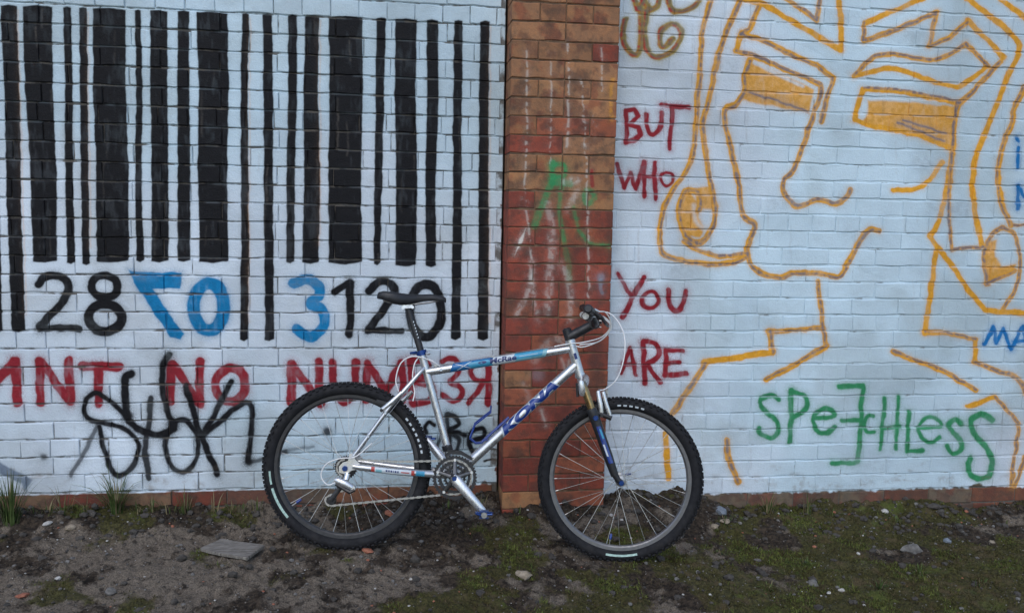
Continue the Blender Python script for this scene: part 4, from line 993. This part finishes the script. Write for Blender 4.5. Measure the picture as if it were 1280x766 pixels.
for s in (1, -1):
    d = CA * s; y = -s
    a = MB().tube([Vector((0, y * .066, 0)) - d.normalized() * .010, Vector((0, y * .068, 0)) + d * .08, Vector((0, y * .076, 0)) + d * .5, Vector((0, y * .082, 0)) + d * .95, Vector((0, y * .082, 0)) + d * 1.06], [.015, .0225, .0185, .016, .010], 14, flat=.62, up=(0, 1, 0))
    a.build('crank_arm', M_CHROME, cs, 40)
    MB().lathe([(0, y * .081), (.0085, y * .081), (.0095, y * .077), (.0095, y * .066)], (0, 0, 0), 16).build('crank_bolt', M_BLUE, cs, 40)
    pc_ = V3(.43, .318) + d + Vector((0, y * .118, 0))
    pd = MB(); pd.tube([V3(.43, .318) + d + Vector((0, y * .088, 0)), pc_ + Vector((0, y * .02, 0))], .0065, 10)
    pd.tube([pc_ + Vector((0, -y * .018, 0)), pc_ + Vector((0, y * .022, 0))], .0115, 12)
    pedal = pd.build('pedal', M_STEEL, bike, 40)
    fr_ = MB()
    for e in (1, -1):
        fr_.tube([pc_ + Vector((e * .012, -y * .014, .002 * e)), pc_ + Vector((e * .030, -y * .016, .004)), pc_ + Vector((e * .033, 0, .005)), pc_ + Vector((e * .030, y * .016, .004)), pc_ + Vector((e * .012, y * .014, .002 * e))], .0042, 8)
    fr_.box(pc_ + Vector((0, 0, .012)), (.036, .030, .004)).box(pc_ + Vector((0, 0, -.012)), (.036, .030, .004))
    fr_.build('pedal_cage', M_BLUE, pedal, 40)
    MB().box(pc_ + Vector((0, -y * .004, .0)), (.020, .034, .012)).build('cleat_spring', M_CHROME, pedal, None)
# cassette, chain, derailleurs
ca_ = MB()
for i, (r, y) in enumerate(((.022, -.056), (.026, -.052), (.030, -.048), (.035, -.044), (.036, -.040), (.040, -.036), (.044, -.032))):
    q = ring(.016, r, y, 11 + 3 * i, .0010); ca_.add([(v[0], v[1], v[2] + .335) for v in q.v], q.f)
ca_.build('cassette', M_DARK, bike, 30)
PU = V3(-.012, .262, .044); PL = V3(-.050, .206, .044)
def chain_run(pts, name='chain'):
    mb = MB(); pts = [Vector(q) for q in pts]; seg = []
    for a, b in zip(pts[:-1], pts[1:]): seg.append((a, b, (b - a).length))
    L = sum(s[2] for s in seg); n = int(L / .0127); 
    def at_(s):
        for a, b, l in seg:
            if s <= l: return a.lerp(b, s / l)
            s -= l
        return pts[-1]
    for i in range(n):
        a, b = at_(i * L / n), at_((i + 1) * L / n); d = b - a; c = (a + b) / 2
        ang = -math.atan2(d.z, d.x); w = .0082 if i % 2 else .0056
        for e in (1, -1): mb.box(c + Vector((0, e * w / 2, 0)), (.0150 if i % 2 else .0125, .0013, .0078 if i % 2 else .0048), Matrix.Rotation(ang, 3, 'Y'))
        mb.tube([a + Vector((0, .0052, 0)), a + Vector((0, -.0052, 0))], .0028, 8)
    return mb
up_t = [V3(.02, .335 + .033, .046), V3(.20, .369, .045), V3(.40, .318 + .064, .043)]
arc = [V3(.43 + .067 * math.cos(t), .318 + .067 * math.sin(t), .043) for t in np.linspace(math.radians(105), math.radians(-100), 14)]
low = [V3(.42, .252, .043), PL + Vector((.004, 0, -.022))]
pa = [PL + Vector((.022 * math.cos(t), 0, .022 * math.sin(t))) for t in np.linspace(math.radians(-90), math.radians(-215), 6)]
pb = [PU + Vector((.020 * math.cos(t), 0, .020 * math.sin(t))) for t in np.linspace(math.radians(-40), math.radians(60), 5)]
rb = [V3(.034 * math.cos(t), .335 + .034 * math.sin(t), .046) for t in np.linspace(math.radians(250), math.radians(100), 8)]
chain_run(up_t + arc + low + pa + pb + rb).build('chain', M_CHAIN, bike, 40)
rd = MB(); rd.tube([V3(.012, .316, .066), V3(.008, .292, .074)], [.012, .012], 12)
rd.tube([V3(-.034, .292, .078), V3(-.024, .290, .080), V3(.010, .278, .083), V3(.034, .264, .080)], [.009, .0135, .0145, .012], 12, flat=.8)
rd.tube([V3(.032, .260, .056), V3(.032, .260, .086)], .0155, 14)
der = rd.build('rear_derailleur', M_CHROME, bike, 40)
MB().tube([V3(-.030, .276, .080), V3(.028, .248, .088), V3(.046, .258, .086)], [.007, .008, .006], 8).build('derailleur_link', M_PLASTIC, der, 40)
for yy in (.050, .038):
    MB().tube([V3(.032, .262, yy), PU + Vector((0, .044 - yy, 0)), PL + Vector((0, .044 - yy, 0))], [.011, .010, .010], 8, flat=.2).build('derailleur_cage', M_DARK, der, 40)
for q in (PU, PL): MB().lathe([(.004, -.004), (.018, -.003), (.0195, -.001), (.0195, .001), (.018, .003), (.004, .004)], q, 22).build('jockey_wheel', M_PLASTIC, der, 30)
MB().lathe([(0, -.0745), (.007, -.0745), (.008, -.071), (.008, -.06)], V3(.010, .308), 12).build('hanger_bolt', M_BLUE, der, 40)
fd = MB(); fd.prism([(.385, .405), (.41, .425), (.45, .424), (.495, .40), (.497, .388), (.45, .409), (.41, .410), (.39, .395)], -.056, -.053)
fd.prism([(.385, .405), (.41, .425), (.45, .424), (.495, .40), (.497, .388), (.45, .409), (.41, .410), (.39, .395)], -.042, -.040)
fd.box(V3(.41, .424, .048), (.03, .016, .005)); fd.tube([V3(.392, .43, .018), V3(.402, .430, .040)], [.012, .009], 10); fd.tube([V3(.397, .416, .0), V3(.390, .437, .0)], .0205, 16)
fd.build('front_derailleur', M_DARK, bike, 40)
# bottle cage of bent blue rod on the down tube
cg = MB()
e_ = Vector((-(DTT - BBK).z, 0, (DTT - BBK).x)).normalized(); dd = (DTT - BBK).normalized()
def cgp(s, h, n): return BBK + dd * (s * DL) + e_ * (.0205 + h) + Vector((0, -n, 0))
for n in (.012, -.012): cg.tube([cgp(.25, .006, n), cgp(.48, .006, n)], .0042, 8)
cg.tube([cgp(.25, .006, .012), cgp(.225, .02, .02), cgp(.22, .05, .030), cgp(.30, .078, .034), cgp(.42, .072, .034), cgp(.445, .088, .012), cgp(.445, .088, -.012), cgp(.42, .072, -.034), cgp(.30, .078, -.034), cgp(.22, .05, -.030), cgp(.225, .02, -.02), cgp(.25, .006, -.012)], .0031, 8)
cg.box(cgp(.29, .004, 0), (.012, .03, .012)); cg.box(cgp(.44, .004, 0), (.012, .03, .012))
cg.build('bottle_cage', M_BLUEPAINT, bike, 40)
# the front end is turned a little towards the viewer
_ax = (HTT - HTB).normalized()
STM = Matrix.Translation(HTB) @ Matrix.Rotation(-STEER, 4, _ax) @ Matrix.Translation(-HTB)
for o in list(bike.children):
    if o.name.split('.')[0] in ('fork', 'stem', 'handlebar') or o is wf or o.get('front'):
        o.matrix_basis = STM @ o.matrix_basis
# cables
def spl(pts, n=7): return [Vector(q) for q in curve([tuple(p) for p in pts], n)]
c4 = STM @ barpts(1)[4]; c4f = STM @ barpts(-1)[4]
CABLES = [
    [c4 + Vector((.028, .016, .004)), V3(.985, 1.0, .12), V3(1.012, .955, .09), V3(.985, .905, .05), V3(.91, .878, .026), V3(.868, .872, .02), V3(.80, .856, .016)],
    [c4f + Vector((.028, -.016, .004)), V3(1.0, .99, -.08), V3(1.03, .95, -.02), V3(.99, .895, .02), V3(.92, .862, .03), V3(.885, .862, .026)],
    [c4 + Vector((.004, .03, -.018)), V3(.985, .985, .07), V3(1.02, .945, .05), V3(.98, .888, .03), V3(.90, .868, .024)],
    [c4f + Vector((.028, -.016, .004)), V3(1.04, 1.0, -.08), V3(1.082, .93, -.02), V3(1.085, .84, .02), V3(1.06, .745, .03), V3(1.02, .70, .02), V3(.99, .69, .034)],
    [V3(.345, .752, .012), V3(.30, .775, .022), V3(.235, .785, .026), V3(.19, .755, .03), V3(.175, .69, .036), V3(.188, .645, .036)],
    [V3(.345, .750, -.012), V3(.28, .785, -.022), V3(.248, .765, .028), V3(.240, .70, .03), V3(.252, .645, .036), V3(.248, .610, .046)],
    [V3(.10, .44, .072), V3(.04, .385, .075), V3(-.02, .375, .078), V3(-.072, .350, .08), V3(-.088, .305, .08), V3(-.062, .272, .082), V3(-.030, .282, .082)]]
for pts in CABLES: MB().tube(spl(pts), .0026, 8).build('cable', M_WHITE, bike, 60)
MB().tube([TTL.lerp(TTR, t) + Vector((0, -.006, .0205)) for t in (.06, .5, .97)], .0012, 6).build('brake_wire', M_STEEL, bike, 60)
MB().tube([V3(.25, .690, .044), V3(.10, .470, .066)], .0012, 6).build('gear_wire', M_STEEL, bike, 60)
for t in (.15, .7): MB().box(V3(.16, .585, .056).lerp(V3(.05, .415, .07), t), (.008, .006, .012)).build('stay_stop', M_PALE, bike, None)

# ------------------------------------------------------------------ board, stones, rubble
k = NT('weathered_board'); v = k.obj()
mpn = k.n('ShaderNodeMapping'); mpn.inputs['Scale'].default_value = (2, 20, 2); mpn.inputs['Rotation'].default_value = (0, 0, math.radians(12)); k.l(v, mpn.inputs[0])
gr = k.ramp(k.noise(9, 6, 0.7, mpn.outputs[0]), .3, .7)
k.l(k.mix(k.ramp(k.noise(14, 4, 0.6, v), .5, .75, 0, .5), k.mix(gr, (0.065, 0.056, 0.047), (0.27, 0.245, 0.215)), (0.08, 0.07, 0.055)), k.b.inputs['Base Color']); k.b.inputs['Roughness'].default_value = .9
k.bump(gr, .5, .002); M_BOARD = k.m
q = [ground_at(*p) for p in ((249, 690), (276, 680), (330, 690), (309, 704))]
ctr = sum(q) / 4; ctr[2] = float(np.mean([ground_h(p[0], p[1]) for p in q])) + .018
rb_ = random.Random(2); pts = []
for i in range(4):
    a, b = q[i] - ctr, q[(i + 1) % 4] - ctr
    for t in (0, .23, .5, .77): pts.append((1 - t) * a + t * b + np.array([rb_.uniform(-.003, .003), rb_.uniform(-.003, .003), 0]))
mb = MB(); n = len(pts)
mb.add([(p[0], p[1], -.006) for p in pts] + [(p[0], p[1], .002) for p in pts] + [(p[0] * .985, p[1] * .985, .005 + rb_.uniform(-.001, .001)) for p in pts],
       [tuple(range(n))[::-1], tuple(range(2 * n, 3 * n))] + [(i, (i + 1) % n, n + (i + 1) % n, n + i) for i in range(n)] + [(n + i, n + (i + 1) % n, 2 * n + (i + 1) % n, 2 * n + i) for i in range(n)])
bd = mb.build('board', M_BOARD, None, None); bd.location = ctr
bd.rotation_euler = (0.05, -0.03, 0)
tag(bd, 'flat weathered grey board lying on the dirt', 'board')

def stone_mat(name, a, b):
    k = NT(name); v = k.obj()
    k.l(k.mix(k.ramp(k.noise(45, 5, .65, v), .3, .7), a, b), k.b.inputs['Base Color']); k.b.inputs['Roughness'].default_value = .9
    k.bump(k.noise(110, 5, .65, v), .6, .004); return k.m
SM = {'grey': stone_mat('grey_stone', (.085, .078, .07), (.18, .17, .155)), 'pale': stone_mat('pale_rubble', (.34, .32, .29), (.52, .50, .46)),
      'buff': stone_mat('buff_stone', (.20, .16, .11), (.34, .28, .21)), 'red': stone_mat('brick_rubble', (.22, .075, .045), (.36, .14, .08)),
      'slate': stone_mat('blue_grey_stone', (.12, .14, .165), (.22, .25, .29)), 'dark': stone_mat('dark_clod', (.03, .026, .022), (.075, .065, .055))}
def stone_geo(r, sx, sy, sz, rnd, sub=1):
    bm = bmesh.new(); bmesh.ops.create_icosphere(bm, subdivisions=sub, radius=1.0)
    ph = [rnd.uniform(0, 6) for _ in range(6)]
    V_ = []
    for v in bm.verts:
        n = v.co.normalized()
        d = 1 + .20 * math.sin(3.1 * n.x + ph[0]) * math.sin(2.7 * n.y + ph[1]) + .14 * math.sin(5 * n.z + ph[2]) * math.cos(4.3 * n.x + ph[3]) + rnd.uniform(-.10, .10)
        V_.append((n.x * d * r * sx, n.y * d * r * sy, n.z * d * r * sz))
    F_ = [tuple(x.index for x in f.verts) for f in bm.faces]; bm.free(); return V_, F_
STONES = [((138, 741), .026, 'grey', 'rounded grey stone on the dirt below the flat board'), ((654, 720), .032, 'buff', 'dull buff stone half sunk in dirt between the wheels'),
          ((73, 723), .018, 'pale', 'white chip of rubble on dark soil left of the board'), ((59, 655), .02, 'pale', 'white plaster lump by the foot of the barcode wall'),
          ((88, 660), .022, 'buff', 'pale buff stone beside a patch of grass near the barcode wall'), ((901, 640), .034, 'slate', 'blue grey stone by the wall behind the front wheel'),
          ((906, 652), .026, 'buff', 'yellowish stone just below the blue grey stone'), ((893, 659), .022, 'buff', 'small buff stone touching the front tyre shadow'),
          ((1106, 640), .026, 'pale', 'pale stone against the foot of the face wall'), ((1184, 677), .026, 'slate', 'flat slate coloured stone on moss'),
          ((1140, 688), .045, 'grey', 'grey lump of old mortar among moss'), ((1051, 738), .016, 'pale', 'bright white pebble on moss'), ((1036, 741), .013, 'pale', 'smaller white pebble beside a bright white one'),
          ((1073, 692), .013, 'pale', 'small white chip on mossy ground under the green word'), ((872, 715), .013, 'pale', 'white chip on moss in front of the front wheel'),
          ((459, 689), .022, 'red', 'orange brick fragment under the rear tyre'), ((486, 642), .024, 'red', 'reddish brick bit behind the rear wheel'),
          ((1016, 731), .034, 'grey', 'long grey stone lying in moss'), ((28, 745), .02, 'red', 'orange brown brick crumb among grit near the white chip'),
          ((515, 724), .012, 'pale', 'tiny white chip on bare dirt by the rear tyre'), ((1240, 678), .016, 'buff', 'buff pebble beside bright moss at the far right of the dirt'),
          ((700, 672), .018, 'buff', 'buff pebble left of the front tyre'), ((764, 644), .016, 'pale', 'pale pebble seen through the front wheel spokes'), ((777, 650), .013, 'pale', 'thin pale chip beside the pebble behind the spokes'),
          ((947, 700), .014, 'grey', 'small grey stone on the mossy slope'), ((1168, 634), .03, 'dark', 'dark clod of earth against the red bottom course')]
for n, ((px, py), r, mt, lab) in enumerate(STONES):
    r *= 0.72 if mt == 'pale' else 0.85
    P = ground_at(px, py); rs = random.Random(100 + n)
    v, f = stone_geo(r, rs.uniform(.9, 1.35), rs.uniform(.7, 1.0), rs.uniform(.45, .7), rs, 2)
    o = MB().add(v, f).build('stone', SM[mt], None, 35); o.rotation_euler = (0, 0, rs.uniform(0, 6))
    o.location = (P[0], P[1], float(ground_h(P[0], P[1])) + r * .2)
    tag(o, lab, 'stone', 'loose stones on the dirt')
# gravel and crumbs nobody could count
protos = [stone_geo(1, random.uniform(.8, 1.3), random.uniform(.8, 1.2), random.uniform(.5, .8), random.Random(i), 1) for i in range(10)]
def scatter(name, count, size, mat_key, dens, kind_seed):
    rs = np.random.default_rng(kind_seed); mb = MB(); made = 0
    while made < count:
        x = rs.uniform(-1.9, 3.5); y = -abs(rs.uniform(0.0, 1.5))
        if rs.random() > dens(x, y): continue
        s = size[0] + (size[1] - size[0]) * rs.random() ** 2.5
        v, f = protos[rs.integers(10)]; a = rs.uniform(0, 6.28); ca2, sa = math.cos(a) * s, math.sin(a) * s
        z = float(ground_h(x, y)) + s * .25
        mb.add([(x + q[0] * ca2 - q[1] * sa, y + q[0] * sa + q[1] * ca2, z + q[2] * s) for q in v], f); made += 1
    o = mb.build(name, SM[mat_key], None, None, 'stuff'); return o
inb = lambda x, y: 1.0
o = scatter('gravel', 700, (.003, .012), 'grey', lambda x, y: .25 + .75 * float(sand_amt(x, y)), 1); tag(o, 'fine grey gravel strewn over the dirt', 'gravel')
o = scatter('plaster_chips', 300, (.002, .0065), 'pale', lambda x, y: .5 + .5 * (y > -.4), 2); tag(o, 'scattered white plaster chips on the dirt', 'rubble')
o = scatter('brick_crumbs', 90, (.004, .012), 'red', lambda x, y: .3 + .7 * (y > -.35), 3); tag(o, 'small orange brick crumbs on the soil', 'rubble')
o = scatter('soil_clods', 1500, (.005, .022), 'dark', lambda x, y: .12 + .88 * float(sstep(-.4, -.08, y)), 4); tag(o, 'dark crumbly clods of soil along the wall foot', 'soil')

# ------------------------------------------------------------------ moss and grass
def leaf_mat(name, a, b):
    k = NT(name); v = k.pos()
    k.l(k.mix(k.ramp(k.noise(30, 4, .6, v), .3, .7), a, b), k.b.inputs['Base Color']); k.b.inputs['Roughness'].default_value = .7
    k.b.inputs['Specular IOR Level'].default_value = .2; return k.m
M_MOSS = leaf_mat('moss_olive', (.026, .024, .008), (.090, .080, .022)); M_MOSSG = leaf_mat('moss_green', (.040, .060, .012), (.135, .150, .032)); M_WEED = leaf_mat('brown_weed', (.045, .030, .014), (.115, .085, .042))
M_GRASS = leaf_mat('grass_green', (.040, .068, .018), (.095, .13, .04)); M_DRY = leaf_mat('dry_grass', (.13, .105, .055), (.24, .20, .11))
def creeping(name, count, mat, sd, pick, label, cat, lo=.004, hi=.014, wide=(.0012, .0028), flat=.35):
    rs = np.random.default_rng(sd); vs, fs = [], []; cnt = 0
    while cnt < count:
        xs_ = rs.uniform(-1.9, 3.5, 6000); ys_ = -rs.uniform(.02, 1.5, 6000)
        keep = rs.random(6000) < pick(xs_, ys_)
        xs_, ys_ = xs_[keep], ys_[keep]; zs_ = ground_h(xs_, ys_)
        for x, y, z in zip(xs_, ys_, zs_):
            a = rs.uniform(0, 6.28); L = lo + (hi - lo) * rs.random() ** 2; w = rs.uniform(*wide); ln = rs.uniform(.2, 1.4)
            dx_, dy_ = math.cos(a), math.sin(a); o = len(vs)
            vs += [(x - dy_ * w, y + dx_ * w, z - .002), (x + dy_ * w, y - dx_ * w, z - .002), (x + dx_ * L * ln, y + dy_ * L * ln, z + L * (1 - flat * ln))]; fs.append((o, o + 1, o + 2)); cnt += 1
    m = bpy.data.meshes.new(name); m.from_pydata(vs, [], fs); m.materials.append(mat)
    o = link(name, m, None, 'stuff'); tag(o, label, cat)
creeping('moss', 55000, M_MOSS, 9, lambda x, y: moss_amt(x, y) ** 1.3 * sstep(.40, .58, fbm(x, y, 22, 3, 41)), 'low olive moss creeping over the dirt', 'moss')
creeping('green_moss', 26000, M_MOSSG, 10, lambda x, y: sstep(.30, .8, moss_amt(x, y)) * sstep(.55, .68, fbm(x, y, 7, 4, 43)), 'brighter green moss cushions among the olive moss', 'moss', .005, .02)
creeping('brown_weeds', 22000, M_WEED, 11, lambda x, y: (.12 + .88 * moss_amt(x, y)) * sstep(.54, .66, fbm(x, y, 9, 4, 47)), 'brown withered weeds matted on the ground', 'weeds', .005, .022, (.0008, .0018), .6)
creeping('leaf_litter', 1500, M_DRY, 12, lambda x, y: .25 + .75 * sstep(.5, .65, fbm(x, y, 5, 3, 49)), 'dry bits of leaf and straw on the dirt', 'litter', .003, .012, (.001, .003), .9)

def tuft(px, py, n, h, spread, seed, label, dry=.25, curl=.5, group='grass growing at the wall foot'):
    P = ground_at(px, py); P[1] = min(P[1], -.025)
    z0 = float(ground_h(P[0], P[1])); rs = random.Random(seed)
    root = empty('grass_tuft', (P[0], P[1], z0)); tag(root, label, 'grass', group)
    gm_, dm_ = MB(), MB()
    for i in range(n):
        a = rs.uniform(0, 6.28); L = h * rs.uniform(.35, 1.0); w = rs.uniform(.0014, .0028); sp = rs.uniform(.05, 1) * spread; b0 = rs.uniform(0, .035)
        d = Vector((math.cos(a), math.sin(a) * .7, 0)); s = Vector((-d.y, d.x, 0)).normalized()
        base = Vector((math.cos(a) * b0, math.sin(a) * b0 * .7, -.012)); v = []
        for t in (0, .3, .6, .85, 1.0):
            c = base + d * (L * sp * t ** 1.6) + Vector((0, 0, L * (t - curl * sp * t ** 3)))
            if c.y + P[1] > -.012: c.y = -.012 - P[1]
            ww = w * (1 - t ** 2) + .0002
            v += [c - s * ww, c + s * ww]
        (dm_ if rs.random() < dry else gm_).add(v, [(2 * i_, 2 * i_ + 1, 2 * i_ + 3, 2 * i_ + 2) for i_ in range(4)])
    if gm_.v: gm_.build('blades', M_GRASS, root, 60, 'stuff')
    if dm_.v: dm_.build('dry_blades', M_DRY, root, 60, 'stuff')
tuft(14, 652, 120, .27, .55, 1, 'tall green grass tuft growing against the slate blue paint mark', .15)
tuft(145, 640, 95, .25, .9, 2, 'arching grass tuft under the black tag with long drooping blades', .3)
tuft(232, 640, 34, .17, .6, 3, 'thin grass tuft at the wall foot under the letters of the black tag', .4)
tuft(80, 641, 22, .17, .6, 4, 'sparse dry grass stalks between the two big tufts', .7)
tuft(268, 640, 14, .12, .7, 5, 'few dry stalks beside the thin tuft', .7)
tuft(960, 640, 46, .13, .7, 6, 'bushy weed at the foot of the face wall', .35)
tuft(1010, 640, 18, .14, .5, 7, 'thin weed stalks below the green word', .5)
tuft(650, 640, 24, .06, .8, 8, 'short weed clump at the pillar foot', .3)
tuft(1258, 655, 14, .06, .8, 9, 'short weed by the end of the red bottom course', .3)
tuft(905, 652, 26, .08, .9, 10, 'low green weed next to the blue grey stone', .1)
for n_, (px, py) in enumerate([(42, 642), (60, 640), (108, 641), (172, 640), (190, 639), (212, 639), (290, 638), (306, 640), (322, 637), (560, 634), (600, 633)]):
    tuft(px, py, 16, .075 + .05 * (n_ % 3) / 2, .8, 30 + n_, 'small sparse grass tuft along the foot of the barcode wall', .45, .5, 'small tufts along the barcode wall')
for n_, (px, py) in enumerate([(925, 648), (985, 650), (1040, 644), (1075, 668), (1120, 650), (1150, 716), (1200, 700), (1225, 730), (1010, 705), (900, 690), (960, 735), (1100, 735), (1262, 712)]):
    tuft(px, py, 26, .035 + .03 * (n_ % 3) / 2, 1.2, 60 + n_, 'low leafy weed on the mossy slope by the face wall', .3, .6, 'low weeds on the mossy slope')
